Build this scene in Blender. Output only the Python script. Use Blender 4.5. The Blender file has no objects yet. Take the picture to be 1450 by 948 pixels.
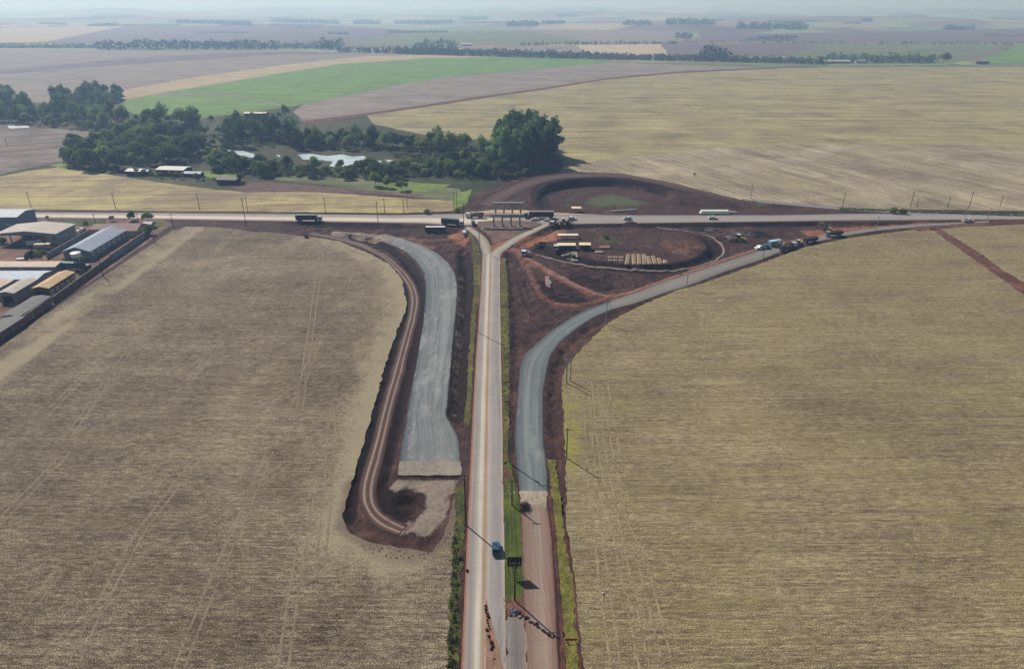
import bpy, math, random
import numpy as np
from mathutils import Vector, noise as mn
from mathutils.geometry import tessellate_polygon, delaunay_2d_cdt
random.seed(7); RNG = np.random.RandomState(7)
SC = bpy.context.scene
C = SC.collection
# ------------------------------------------------------------------ survey: photo measurements -> metres on the ground
H, F, PITCH = 115.0, 967.0, math.radians(26)
ct, st = math.cos(PITCH), math.sin(PITCH)
def W(x, y, z=0.0):
    dx, dy = (x - 725) / F, -(y - 474) / F
    d = (dx, ct + dy * st, -st + dy * ct)
    s = (z - H) / d[2]
    return (d[0] * s, d[1] * s)
def top_h(Y, py):                      # height of a point above ground distance Y seen at image row py
    a = PITCH + math.atan((py - 474) / F)
    return H - Y * math.tan(a)
def hexc(h):
    h = h.lstrip('#'); r = [int(h[i:i+2], 16) / 255 for i in (0, 2, 4)]
    return tuple([(c / 12.92 if c <= .04045 else ((c + .055) / 1.055) ** 2.4) for c in r]) + (1.0,)

# ------------------------------------------------------------------ materials
class NT:
    def __init__(s, name):
        s.m = bpy.data.materials.new(name); s.m.use_nodes = True
        s.t = s.m.node_tree; s.n = s.t.nodes; s.L = s.t.links
        s.b = s.n['Principled BSDF']; s.out = s.n['Material Output']
        s.b.inputs['Roughness'].default_value = .9
        s.b.inputs['Specular IOR Level'].default_value = .15
    def N(s, k, **kw):
        n = s.n.new(k)
        for a, v in kw.items(): setattr(n, a, v)
        return n
    def link(s, a, b): s.L.new(a, b)
    def put(s, sock, v):
        if hasattr(v, 'is_linked') or isinstance(v, bpy.types.NodeSocket): s.L.new(v, sock)
        else: sock.default_value = v
    def pos(s): return s.N('ShaderNodeNewGeometry').outputs['Position']
    def obj(s): return s.N('ShaderNodeTexCoord').outputs['Object']
    def map(s, v, scale=(1, 1, 1), rot=0.0, loc=(0, 0, 0)):
        n = s.N('ShaderNodeMapping', vector_type='POINT'); s.link(v, n.inputs[0])
        # rotate first, then scale
        n.inputs['Rotation'].default_value = (0, 0, rot); n.inputs['Location'].default_value = loc
        m = s.N('ShaderNodeVectorMath', operation='MULTIPLY'); s.link(n.outputs[0], m.inputs[0]); m.inputs[1].default_value = scale
        return m.outputs[0]
    def noise(s, v, scale=1, detail=3, rough=.55, dist=0):
        n = s.N('ShaderNodeTexNoise'); s.link(v, n.inputs['Vector'])
        n.inputs['Scale'].default_value = scale; n.inputs['Detail'].default_value = detail
        n.inputs['Roughness'].default_value = rough; n.inputs['Distortion'].default_value = dist
        return n.outputs['Fac']
    def math(s, op, a, b=0.0, c=None, clamp=False):
        n = s.N('ShaderNodeMath', operation=op, use_clamp=clamp)
        s.put(n.inputs[0], a); s.put(n.inputs[1], b)
        if c is not None: s.put(n.inputs[2], c)
        return n.outputs[0]
    def rng(s, v, a, b, c=0., d=1., smooth=True):
        n = s.N('ShaderNodeMapRange', interpolation_type='SMOOTHSTEP' if smooth else 'LINEAR')
        s.put(n.inputs[0], v)
        for i, x in enumerate((a, b, c, d)): n.inputs[i + 1].default_value = x
        return n.outputs[0]
    def ramp(s, v, stops, interp='LINEAR'):
        n = s.N('ShaderNodeValToRGB'); s.put(n.inputs[0], v); cr = n.color_ramp; cr.interpolation = interp
        while len(cr.elements) < len(stops): cr.elements.new(.5)
        for e, (p, c) in zip(cr.elements, stops):
            e.position = p; e.color = hexc(c) if isinstance(c, str) else c
        return n.outputs[0]
    def mix(s, f, a, b, mode='MIX'):
        n = s.N('ShaderNodeMix', data_type='RGBA', blend_type=mode)
        s.put(n.inputs[0], f)
        for i, v in ((6, a), (7, b)):
            s.put(n.inputs[i], hexc(v) if isinstance(v, str) else v)
        return n.outputs[2]
    def attr(s, name):
        n = s.N('ShaderNodeAttribute', attribute_name=name); return n
    def bump(s, h, d=.1, strength=1.0):
        n = s.N('ShaderNodeBump'); n.inputs['Strength'].default_value = strength; n.inputs['Distance'].default_value = d
        s.link(h, n.inputs['Height']); s.link(n.outputs[0], s.b.inputs['Normal'])
    def col(s, c): s.put(s.b.inputs['Base Color'], c)
    def wsum(s, terms, base=.5):
        acc = base
        for v, w in terms:
            t = s.math('MULTIPLY_ADD', v, w, -.5 * w)
            acc = s.math('ADD', t, acc)
        return acc

def plain(name, c, rough=.7, var=.25, scale=.6, metal=0, spec=.3, streak=None):
    m = NT(name); p = m.obj()
    n = m.noise(p, scale, 4, .6)
    if streak: n2 = m.noise(m.map(p, streak), 1, 3, .6); n = m.wsum([(n, .5), (n2, .9)])
    base = hexc(c) if isinstance(c, str) else c
    dk = tuple(x * (1 - var) for x in base[:3]) + (1,); lt = tuple(min(1, x * (1 + var)) for x in base[:3]) + (1,)
    m.col(m.ramp(m.rng(n, .3, .7), [(0, dk), (1, lt)]))
    m.b.inputs['Roughness'].default_value = rough; m.b.inputs['Metallic'].default_value = metal
    m.b.inputs['Specular IOR Level'].default_value = spec
    return m.m

def field_mat(name, cols, ang=0., fine=1.0, streak=1.0, patch=1.0, fs=1.4, green=None, rows=None, tracks=None, edge=None, gain=1.0, sx=1.0, lines=.5):
    """stubble: cols dark->light, streaks run along local x after turning by ang"""
    m = NT(name); P = m.pos()
    p = m.map(P, (1, 1, 1), ang)
    terms = [(m.noise(p, fs, 4, .8), 1.5 * fine), (m.noise(m.map(p, (.3, 1.1, 1)), fs * .3, 4, .72), .6 * fine), (m.noise(m.map(p, (.035, 1.25, 1)), 1, 3, .6), .5 * lines),
             (m.noise(m.map(p, (.02 * sx, .35, 1)), 1, 5, .62), 1.0 * streak), (m.noise(m.map(p, (.008 * sx, .06, 1)), 1, 4, .6), .7 * streak),
             (m.noise(m.map(p, (.05 * sx, 2.6, 1)), 1, 2, .6), .7 * lines), (m.noise(m.map(p, (.25, 3.4, 1)), 1, 2, .6), .5 * lines),
             (m.noise(p, .02, 4, .6, .6), .9 * patch), (m.noise(p, .11, 4, .65), .45 * patch)]
    if rows:
        sp, ra, am = rows
        q = m.map(P, (1, 1, 1), ra)
        sep = m.N('ShaderNodeSeparateXYZ'); m.link(q, sep.inputs[0])
        y = m.math('ADD', sep.outputs[1], m.math('MULTIPLY', m.noise(m.map(q, (.02, .05, 1)), 1, 3), 1.6))
        s_ = m.math('MULTIPLY_ADD', m.math('SINE', m.math('MULTIPLY', y, 2 * math.pi / sp)), .5, .5)
        s_ = m.math('MULTIPLY', s_, m.rng(m.noise(p, .012, 3), .3, .6))
        terms.append((s_, am))
    v = m.wsum(terms)
    v = m.math('MULTIPLY_ADD', m.math('SUBTRACT', v, .5), gain, .5)
    c = m.ramp(v, [(i / (len(cols) - 1) * .7 + .15, x) for i, x in enumerate(cols)])
    if tracks:
        for sp, ta, am, tc in tracks:
            q = m.map(P, (1, 1, 1), ta)
            sep = m.N('ShaderNodeSeparateXYZ'); m.link(q, sep.inputs[0])
            u = m.math('ADD', sep.outputs[0], m.math('MULTIPLY', m.noise(m.map(q, (.01, .012, 1)), 1, 2), 9))
            f = m.math('FRACT', m.math('DIVIDE', u, sp))
            d1 = m.math('ABSOLUTE', m.math('MULTIPLY', m.math('SUBTRACT', f, .47), sp))
            d2 = m.math('ABSOLUTE', m.math('MULTIPLY', m.math('SUBTRACT', f, .47 + 2.0 / sp), sp))
            d = m.math('MINIMUM', d1, d2)
            k = m.rng(d, .15, .6, 1, 0)
            k = m.math('MULTIPLY', k, m.rng(m.noise(m.map(q, (.04, .03, 1)), 1, 4, .6), .42, .68))
            k = m.math('MULTIPLY', k, m.rng(m.noise(p, 1.1, 3, .7), .3, .7))
            c = m.mix(m.math('MULTIPLY', k, am), c, tc)
    if green:
        gc, ga, lo, hi = green
        g = m.wsum([(m.noise(m.map(p, (.02 * sx, .16, 1)), 1, 4, .6), .9), (m.noise(p, .03, 4, .6), .9), (m.noise(p, .9, 3, .7), .8)])
        c = m.mix(m.math('MULTIPLY', m.rng(g, lo, hi), ga), c, gc)
    if edge:
        a = m.attr('mask'); sep = m.N('ShaderNodeSeparateColor'); m.link(a.outputs['Color'], sep.inputs[0])
        nz = m.wsum([(m.noise(p, .12, 4, .65), 1.0), (m.noise(p, .9, 4, .7), .9)], 0)
        for i, (ec, ea) in enumerate(edge):
            k = m.rng(m.math('ADD', sep.outputs[i], m.math('MULTIPLY', nz, .9)), .3, .75)
            tex = m.mix(m.rng(m.noise(p, fs, 4, .7), .3, .7), ec[0], ec[1])
            c = m.mix(m.math('MULTIPLY', k, ea), c, tex)
    m.col(c)
    m.bump(m.noise(p, min(fs, 3), 4, .75), .12 * fine, .6)
    return m.m

# soil of the earthworks: mask = (dark soil with slope shade, orange, green, light)
def soil_mat():
    m = NT('red_soil'); p = m.pos()
    a = m.attr('mask'); sep = m.N('ShaderNodeSeparateColor'); m.link(a.outputs['Color'], sep.inputs[0])
    v = m.wsum([(m.noise(p, .05, 5, .65), .9), (m.noise(p, .35, 5, .7), .9), (m.noise(p, 1.7, 4, .75), .9), (m.noise(m.map(p, (.5, .12, 1)), 1, 4, .6, .8), .6)])
    c = m.ramp(v, [(.12, '231a1b'), (.36, '392826'), (.55, '4a3430'), (.72, '5c433b'), (.9, '7e6152')])
    n1 = m.wsum([(m.noise(p, .25, 4, .7), 1.0), (m.noise(p, 1.2, 4, .7), .8)], 0)
    def k(i, lo=.3, hi=.7, w=.7):
        src = a.outputs['Alpha'] if i == 3 else sep.outputs[i]
        return m.rng(m.math('ADD', src, m.math('MULTIPLY', n1, w)), lo, hi)
    c = m.mix(m.math('MULTIPLY', k(0, .1, .62), .92), c, m.mix(m.noise(p, .9, 4, .7), '140b0c', '2a1a1a'))  # dark channel: moist soil, plus shade painted on slopes and in ditches
    c = m.mix(m.math('MULTIPLY', k(1), .95), c, m.ramp(m.wsum([(m.noise(p, .5, 4, .7), .9), (m.noise(p, .08, 3), .9)]), [(.2, '6c4436'), (.5, '8f5c46'), (.8, 'a87e66')]))
    c = m.mix(m.math('MULTIPLY', k(3), .9), c, m.ramp(m.noise(p, .8, 4, .7), [(.3, '7f7064'), (.7, 'a29484')]))
    c = m.mix(m.math('MULTIPLY', k(2), .9), c, m.ramp(m.noise(p, .9, 4, .7), [(.3, '3c4630'), (.7, '646f42')]))
    m.col(c); m.bump(m.noise(p, .9, 5, .7), .5, .7)
    return m.m

def mottled(name, stops, scale=.3, stretch=(1, 1, 1), ang=0, bump=.1, gain=1.3, fine=.9, big=.8):
    m = NT(name); p = m.map(m.pos(), (1, 1, 1), ang)
    v = m.wsum([(m.noise(m.map(p, stretch), scale, 5, .68), 1.0), (m.noise(p, scale * .15, 4, .6), big), (m.noise(p, max(1.3, scale * 4), 4, .72), fine)])
    v = m.math('MULTIPLY_ADD', m.math('SUBTRACT', v, .5), gain, .5)
    m.col(m.ramp(v, stops)); m.bump(m.noise(p, 1.3, 4, .7), bump, .7)
    return m.m

def road_mat(name, stops, along=.9, grime=None, gain=.25, spec=.2, warp=.03, contrast=1.0):
    """colour across the road from the uv's u, broken up along v (metres)"""
    m = NT(name)
    uv = m.N('ShaderNodeUVMap', uv_map='uv').outputs[0]
    sep = m.N('ShaderNodeSeparateXYZ'); m.link(uv, sep.inputs[0])
    p = m.pos()
    u = m.math('ADD', sep.outputs[0], m.math('MULTIPLY', m.math('SUBTRACT', m.noise(p, .07, 4, .6), .5), warp))
    u = m.math('ADD', u, m.math('MULTIPLY', m.math('SUBTRACT', m.noise(p, 1.1, 4, .7), .5), warp))
    c = m.ramp(u, stops)
    l1 = m.noise(m.map(uv, (38, .035, 1)), 1, 4, .65); l2 = m.noise(m.map(uv, (9, .02, 1)), 1, 3, .6); l3 = m.noise(p, 1.3, 5, .75); l4 = m.noise(p, .09, 4, .6)
    v = m.wsum([(l1, 1.0 * contrast), (l2, .9 * contrast), (l3, .8), (l4, .7)])
    v = m.rng(v, .1, .9, 1 - gain, 1 + gain, False)
    c = m.mix(1.0, c, m.N('ShaderNodeCombineColor').outputs[0], 'MULTIPLY')
    cc = c.node.inputs[7].links[0].from_node
    for i in range(3): m.link(v, cc.inputs[i])
    if grime:
        for gc, lo, hi, sc in grime:
            c = m.mix(m.rng(m.noise(m.map(p, (1, .35, 1)), sc, 5, .68), lo, hi), c, gc)
    m.col(c); m.b.inputs['Specular IOR Level'].default_value = spec; m.b.inputs['Roughness'].default_value = .8
    m.bump(l3, .03, .5)
    return m.m

def leaf_mat(name, c1, c2, c3):
    m = NT(name)
    oi = m.N('ShaderNodeObjectInfo').outputs['Random']
    p = m.obj()
    v = m.wsum([(m.noise(p, .35, 3, .6), 1.2), (m.noise(p, 2.2, 3, .7), .9), (oi, .8)])
    m.col(m.ramp(v, [(.15, c1), (.5, c2), (.85, c3)]))
    m.b.inputs['Roughness'].default_value = .7
    tr = m.N('ShaderNodeBsdfTranslucent'); m.link(m.b.inputs['Base Color'].links[0].from_socket, tr.inputs[0]); ms = m.N('ShaderNodeMixShader'); ms.inputs[0].default_value = .4
    m.link(m.b.outputs[0], ms.inputs[1]); m.link(tr.outputs[0], ms.inputs[2]); m.link(ms.outputs[0], m.out.inputs[0])
    return m.m

# ------------------------------------------------------------------ objects
def tag(o, label=None, cat=None, group=None, kind=None):
    if label: o['label'] = label
    if cat: o['category'] = cat
    if group: o['group'] = group
    if kind: o['kind'] = kind
    return o
def empty(name, loc=(0, 0, 0), rz=0, label=None, cat=None, group=None):
    o = bpy.data.objects.new(name, None); C.objects.link(o); o.location = loc; o.rotation_euler = (0, 0, rz)
    o.empty_display_size = .5
    return tag(o, label, cat, group)
def link_mesh(name, me, mats, parent=None):
    o = bpy.data.objects.new(name, me); C.objects.link(o)
    for m in (mats if isinstance(mats, (list, tuple)) else [mats]): me.materials.append(m)
    if parent: o.parent = parent
    return o
class MB:
    def __init__(s): s.v = []; s.f = []; s.mi = []
    def add(s, vs, fs, mi=0):
        b = len(s.v); s.v += [tuple(v) for v in vs]; s.f += [tuple(b + i for i in f) for f in fs]; s.mi += [mi] * len(fs); return s
    def box(s, c, d, rz=0, mi=0, ry=0, rx=0):
        from mathutils import Euler
        R = Euler((rx, ry, rz)).to_matrix(); c = Vector(c); v = []
        for z in (-.5, .5):
            for x, y in ((-.5, -.5), (.5, -.5), (.5, .5), (-.5, .5)): v.append(c + R @ Vector((x * d[0], y * d[1], z * d[2])))
        return s.add(v, [(3, 2, 1, 0), (4, 5, 6, 7), (0, 1, 5, 4), (1, 2, 6, 5), (2, 3, 7, 6), (3, 0, 4, 7)], mi)
    def cyl(s, a, b, r0, r1=None, n=10, caps=True, mi=0):
        r1 = r0 if r1 is None else r1; a, b = Vector(a), Vector(b); d = (b - a).normalized()
        u = d.orthogonal().normalized(); w = d.cross(u); v = []
        for p, r in ((a, r0), (b, r1)):
            for i in range(n):
                t = 2 * math.pi * i / n; v.append(p + r * (math.cos(t) * u + math.sin(t) * w))
        f = [(i, (i + 1) % n, n + (i + 1) % n, n + i) for i in range(n)]
        if caps: f += [tuple(range(n - 1, -1, -1)), tuple(range(n, 2 * n))]
        return s.add(v, f, mi)
    def tube(s, pts, r, n=6, mi=0):
        for a, b in zip(pts[:-1], pts[1:]): s.cyl(a, b, r, r, n, True, mi)
        return s
    def extrude_y(s, prof, y0, y1, mi=0):       # prof: (x, z) outline, counter-clockwise seen from -y
        n = len(prof); v = [(x, y0, z) for x, z in prof] + [(x, y1, z) for x, z in prof]
        f = [(i, (i + 1) % n, n + (i + 1) % n, n + i) for i in range(n)]
        f = [tuple(reversed(q)) for q in f] + [tuple(range(n))] + [tuple(range(2 * n - 1, n - 1, -1))]
        return s.add(v, f, mi)
    def build(s, name, mats, parent=None, smooth=False):
        me = bpy.data.meshes.new(name); me.from_pydata(s.v, [], s.f); me.update()
        if any(s.mi): me.polygons.foreach_set('material_index', s.mi)
        if smooth: me.polygons.foreach_set('use_smooth', [True] * len(me.polygons))
        return link_mesh(name, me, mats, parent)
def copy_tree(o, parent=None):
    c = o.copy(); C.objects.link(c); c.parent = parent
    for ch in [x for x in o.children]: copy_tree(ch, c)
    return c

# ------------------------------------------------------------------ terrain
def wpoly(px, z=0.): return np.array([W(p[0], p[1], p[2] if len(p) > 2 else z) for p in px])
def sd_poly(P, poly):                 # signed distance, negative inside
    d = np.full(len(P), 1e9); inside = np.zeros(len(P), bool)
    for a, b in zip(poly, np.roll(poly, -1, 0)):
        e = b - a; w = P - a
        t = np.clip((w @ e) / max(e @ e, 1e-9), 0, 1)
        d = np.minimum(d, np.hypot(*(w - t[:, None] * e).T))
        c = (a[1] > P[:, 1]) != (b[1] > P[:, 1])
        with np.errstate(divide='ignore', invalid='ignore'):
            xi = (b[0] - a[0]) * (P[:, 1] - a[1]) / (b[1] - a[1] + 1e-12) + a[0]
        inside ^= c & (P[:, 0] < xi)
    return np.where(inside, -d, d)
def d_line(P, line):
    d = np.full(len(P), 1e9)
    for a, b in zip(line[:-1], line[1:]):
        e = b - a; w = P - a; t = np.clip((w @ e) / max(e @ e, 1e-9), 0, 1)
        d = np.minimum(d, np.hypot(*(w - t[:, None] * e).T))
    return d
def near(P, poly, m):                 # only points close enough to matter
    lo, hi = poly.min(0) - m, poly.max(0) + m
    return np.where((P[:, 0] > lo[0]) & (P[:, 0] < hi[0]) & (P[:, 1] > lo[1]) & (P[:, 1] < hi[1]))[0]
def vnoise(P, s, seed=0):
    """cheap value noise"""
    q = P * s + seed * 17.3; i = np.floor(q).astype(int); f = q - i; f = f * f * (3 - 2 * f)
    def h(a, b):
        x = np.sin(a * 127.1 + b * 311.7 + seed) * 43758.5453; return x - np.floor(x)
    a = h(i[:, 0], i[:, 1]); b = h(i[:, 0] + 1, i[:, 1]); c = h(i[:, 0], i[:, 1] + 1); d = h(i[:, 0] + 1, i[:, 1] + 1)
    return (a * (1 - f[:, 0]) + b * f[:, 0]) * (1 - f[:, 1]) + (c * (1 - f[:, 0]) + d * f[:, 0]) * f[:, 1]

# outlines in photo pixels -------------------------------------------------
LB = [(265,321),(301,322),(328,324),(363,329),(381,329),(414,333),(444,336),(480,342),(497,349),(522,359),(552,375),(569,396),(576,430),(574,441),(565,462),(553,494),(540,536),(523,599),(511,642),(498,684),(489,710),(485,735),(494,756),(523,769),(555,775),(578,779),(612,783),(629,758),(635,735),(639,718),(645,700)]
LEFT_SITE = LB[7:] + [(655,690),(656,660),(657,603),(663,520),(667,447),(671,417),(671,380),(668,345),(660,331),(650,325),(600,320),(480,317),(300,313),(255,312),(240,316),(301,322.5),(363,329),(414,333)]
GRAY_L = ([(541,342.5),(571,354),(590,371),(600.6,388),(603,405),(603,420),(599,462),(591,508),(582,557),(575,600),(567.5,642),(563.5,673)],
          [(551,333),(574.5,340),(598,347.6),(620,359),(635,373),(644.5,388),(647,405),(646.6,420),(643.5,462),(638,515),(631,591),(653,673)])
GRAY_R2 = [(551,333),(574.5,340),(598,347.6),(620,359),(635,373),(644.5,388),(647,405),(646.6,430),(643.5,462),(638,515),(634,567),(631,588),(639,601),(648,619),(651,642),(653,673)]
PATH_L = [(440,331),(480,338),(514,348),(547,364.5),(569,386),(583,405),(588,425),(584,451),(572,494),(561,536),(548.6,578),(541,612),(534,642),(521,684),(517,710),(527.5,731),(548.6,747),(569.6,752),(595,743),(614,726),(620,701),(618,684)]
DITCH_L = [(500,341),(545,351),(577,375),(592,400),(595,425),(591,462),(581,508),(570,557),(559,600),(548,642),(536,684),(531,706)]
DITCH_L2 = [(655,360),(660,390),(659,440),(654,490),(650,550),(648,590)]
R_BOUND = [(824,948),(816,893),(807.5,828),(805,762),(801,740),(802,700),(800,640),(798,580),(795,547),(798,526),(823,495),(838,480),(862,458),(880,446.5),(900,437),(922,427),(960,411),(1000,400),(1040,386),(1080,373),(1110,361),(1140,350),(1200,338),(1250,331),(1310,323.5)]
SERV = ([(735,698),(730.7,654),(728.6,622),(730.7,590),(734,547),(736,520),(743,503),(758,488),(783,467),(809,450),(834,438),(864,427),(889,418),(940,399),(994,382),(1065,358.6),(1083,351),(1110,345),(1150,336),(1200,327.5),(1250,321.5),(1310,317),(1400,313.5)],
        [(775,698),(775,668),(770,633),(769,590),(769,558),(774,526),(779,505),(794,484),(815,467),(840,450.6),(869,438),(897,431),(940,416),(976,405),(1030,384),(1080,367.6),(1101,359),(1137,347),(1200,334),(1240,327.5),(1310,321),(1400,316.5)])
MAIN = ([(640,1300),(653,948),(662,740),(668.5,600),(674,500),(680,417),(682,380),(683,356)], [(722,1300),(717,948),(713.5,740),(711.7,600),(709.5,500),(708.3,417),(708,380),(708.5,356)])
BR_L = ([(683,360),(680,350),(676,339),(663,327),(648,320)], [(696,360),(695,350),(691,340),(684,333),(668,322)])
BR_R = ([(694,360),(698,354),(708,348),(731,334),(755,324),(772,317)], [(708.5,366),(710,360),(713,357),(725,348),(743,337),(757,330),(779,319)])
HWY = ([(-600,298),(60,301),(230,302),(480,304),(560,305),(640,303),(700,300),(760,301),(820,304.5),(900,305),(1100,305),(1200,303),(1300,302.5),(1450,303),(2000,304)],
       [(-600,306),(60,309),(230,311),(480,315),(600,317),(650,321),(700,318),(760,319),(820,317.5),(940,316),(1100,314),(1200,312.5),(1300,312),(1450,311),(2000,310.5)])
RIM_OUT = [(655,296,0),(668,289,.6),(690,273.5,2.0),(720,260,3.4),(755,250,4.4),(790,245,5),(820,243,5),(880,245.5,5),(940,256,5),(1000,271,3.6),(1050,283,1.8),(1110,290,.6)]
RIM_IN = [(1060,296,0),(1010,297,.2),(985,292,.6),(962,284,2.2),(952,272,3.6),(930,262,4.6),(900,256,5),(870,252.5,5),(830,252,5),(800,255,4.8),(775,261,4.3),(763,270,3.2),(760,282,1.8),(770,294,.4),(700,297,.1)]
STORE = [(770,337),(790,326),(850,322),(920,323),(965,328),(993,338),(1003,352),(985,366),(955,373),(900,376),(850,371),(810,362),(790,353),(772,345)]
TRACK2 = [(738,350),(752,359),(775,366),(800,371),(830,377),(860,381),(895,384),(930,385),(960,383.5),(985,379.5),(1005,373),(1020,365),(1026,356),(1021,345),(1008,336),(990,330),(960,325.5),(930,323)]
WORKS = [(712,362),(716,353),(735,341),(760,326),(780,320.5),(830,319),(940,317.5),(1100,315.5),(1300,313.5),(1300,318)] + [(p[0], p[1] + .0) for p in reversed(SERV[0][:-2])] + [(735,700),(721,650),(721,600),(722,547),(721,463),(719,400)]
RSITE = [(721,463),(722,547),(721,600),(719,640),(737,700)] + [(775,700),(783,700),(795,735),(803,790)] + R_BOUND[4:] + [(1300,318)] + list(reversed(SERV[0][2:-2]))

xs = np.concatenate([-np.geomspace(30000, 122, 46), np.arange(-120, 262, 1.0), np.geomspace(264, 30000, 46)])
ys = np.concatenate([np.arange(-80, 84, 8), np.arange(84, 300, 1.0), np.arange(300, 562, 1.0), np.geomspace(564, 60000, 110)])
GX, GY = np.meshgrid(xs, ys); G = np.stack([GX.ravel(), GY.ravel()], 1)
def roll_far(P):
    x, y = P[:, 0], P[:, 1]
    r = np.hypot(x, y); k = np.clip((r - 2400) / 2500, 0, 1); k = k * k * (3 - 2 * k)
    z = 14 * np.sin(x / 900 + 1.3 * np.sin(y / 1300)) + 12 * np.sin(y / 620 + 1.1 * np.sin(x / 1500 + 2)) + 8 * np.sin(x / 410 + y / 700)
    return k * (z - 10) * np.where(r > 9000, 1.6, 1)
Z = roll_far(G)
sel = np.where((np.abs(G[:, 0] - 70) < 195) & (G[:, 1] > 83) & (G[:, 1] < 563))[0]
Q = G[sel]; z = np.zeros(len(Q))
def cut_poly(px, depth, slope=.7):
    global z
    poly = wpoly(px); i = near(Q, poly, 2); d = -sd_poly(Q[i], poly)
    z[i] = np.minimum(z[i], np.where(d > 0, -np.minimum(depth, slope * d), z[i]))
def cut_line(px, zb, hw, slope=.55, zl=None):
    line = wpoly(px, zb if zl is None else zl); i = near(Q, line, hw + 12); d = np.maximum(d_line(Q[i], line) - hw, 0)
    global z
    z[i] = np.minimum(z[i], zb + slope * d)
def platform(px, zt, slope=.55, margin=1.5, reach=14, up=True, down=True):
    """level the ground to height zt inside the outline, with side slopes"""
    global z
    poly = wpoly(px, zt if not hasattr(zt, '__len__') else 0); i = near(Q, poly, reach); d = np.maximum(sd_poly(Q[i], poly) - margin, 0)
    if up: z[i] = np.maximum(z[i], zt - slope * d)
    if down: z[i] = np.minimum(z[i], zt + slope * d)
cut_poly(LEFT_SITE, 1.2, 1.0); cut_poly(RSITE, .9, .6); cut_poly(WORKS, 1.4, .7)
cut_line(DITCH_L, -3.6, .6, 1.0); cut_line(DITCH_L2, -3.0, .8, .9)
cut_line([(785,655),(779,600),(778,565),(784,530),(800,500),(830,472),(862,452)], -1.6, .6, .5)
cut_poly([(562,694),(598,691),(607,706),(603,722),(586,736),(560,738),(543,722),(545,704)], 2.4, .7)
cut_line([(560,322),(480,321),(420,318),(300,315.5),(262,315)], -2.4, .5, .5)
cut_line([(800,322),(900,320.5),(1000,319.3),(1150,317.3)], -2.8, .5, .5)
cut_line([(230,300),(60,298),(-200,297)], -1.5, .5, .5); cut_line([(640,300),(480,301.5),(230,300)], -1.2, .4, .5)
cut_line([(770,397),(775,405),(790,418)], -1.9, 1.0, .5); cut_line([(745,400),(765,425),(800,434)], -1.6, .8, .4)
line = wpoly(TRACK2, -1.1); i = near(Q, line, 8); d = np.maximum(d_line(Q[i], line) - 2.4, 0); z[i] = np.clip(z[i], -1.1 - .9 * d, -1.1 + .9 * d)
platform(STORE, .9, .8, .3, 9, True, False)
# ring embankment
rp = [p for p in RIM_OUT] + [p for p in RIM_IN]
poly = np.array([W(a, b, c) for a, b, c in rp]); rz_ = np.array([c for _, _, c in rp])
den = []; dz = []
for k in range(len(poly)):
    a, b = poly[k], poly[(k + 1) % len(poly)]
    for t in np.linspace(0, 1, 5)[:-1]: den.append(a * (1 - t) + b * t); dz.append(rz_[k] * (1 - t) + rz_[(k + 1) % len(poly)] * t)
den = np.array(den); dz = np.array(dz)
i = near(Q, poly, 16); dd = ((Q[i][:, None, :] - den[None]) ** 2).sum(2) + 1.
w_ = 1 / dd ** 1.5; zt = (w_ * dz).sum(1) / w_.sum(1); d = np.maximum(sd_poly(Q[i], poly), 0)
z[i] = np.maximum(z[i], zt - .95 * d)
RING = poly
bank = lambda L, R: L + R[::-1]
def plat_strip(LR, zt, **k): platform(bank(LR[0], LR[1]), zt, **k)
plat_strip(HWY, 0.0, slope=.5, margin=1.2)
plat_strip((GRAY_L[0], GRAY_R2), -.8, slope=.6, margin=.8)
platform([(563,673),(558,688),(600,690),(612,700),(640,700),(653,673)], -.8, .6, .5)
plat_strip(SERV, -.5, slope=.5, margin=.8)
platform([(735,698),(775,698),(793,948),(815,1300),(750,1300),(742,850)], -.05, .5, .3)
line = wpoly(PATH_L, -.9); i = near(Q, line, 8); d = np.maximum(d_line(Q[i], line) - 2.6, 0)
z[i] = np.clip(z[i], -.9 - .6 * d, -.9 + .6 * d)
plat_strip(MAIN, 0, slope=.5, margin=.8); plat_strip(BR_L, 0, margin=.8); plat_strip(BR_R, 0, margin=.8)
for ll, hw in (([(720,350),(735,357),(745,366),(760,375),(790,392),(830,412),(860,422),(885,419)], 2.4),):
    line = wpoly(ll, -.6); i = near(Q, line, 8); d = np.maximum(d_line(Q[i], line) - hw, 0); z[i] = np.clip(z[i], -.6 - .5 * d, -.6 + .5 * d)
ZS = z.copy()
# loose earth: small lumps only where the ground was dug or filled
flat_roads = np.zeros(len(Q), bool)
for LR in (HWY, (GRAY_L[0], GRAY_R2), SERV, MAIN, BR_L, BR_R):
    poly = wpoly(bank(LR[0], LR[1])); i = near(Q, poly, 2); flat_roads[i] |= sd_poly(Q[i], poly) < 1.6
line = wpoly(PATH_L); flat_roads |= d_line(Q, line) < 3.2
RC = [(690,291,.8),(712,276,2.4),(740,262.5,3.8),(770,253.5,4.6),(800,249.5,5),(850,248,5),(890,249.5,5),(935,257.5,5),(975,266.5,4.2),(1010,276,3),(1050,285,1.5)]
flat_roads |= d_line(Q, wpoly(RC)) < 7.5
rough = ((np.abs(z) > .25) & ~flat_roads).astype(float)
lump = (vnoise(Q, .9, 1) - .5) * .5 + (vnoise(Q, .33, 2) - .5) * 1.0 + (vnoise(Q, 1.9, 3) - .5) * .3
z = z + rough * lump * np.where(z > .3, .6, 1.0)
Z[sel] = z
Zg = Z.reshape(GX.shape)
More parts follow.
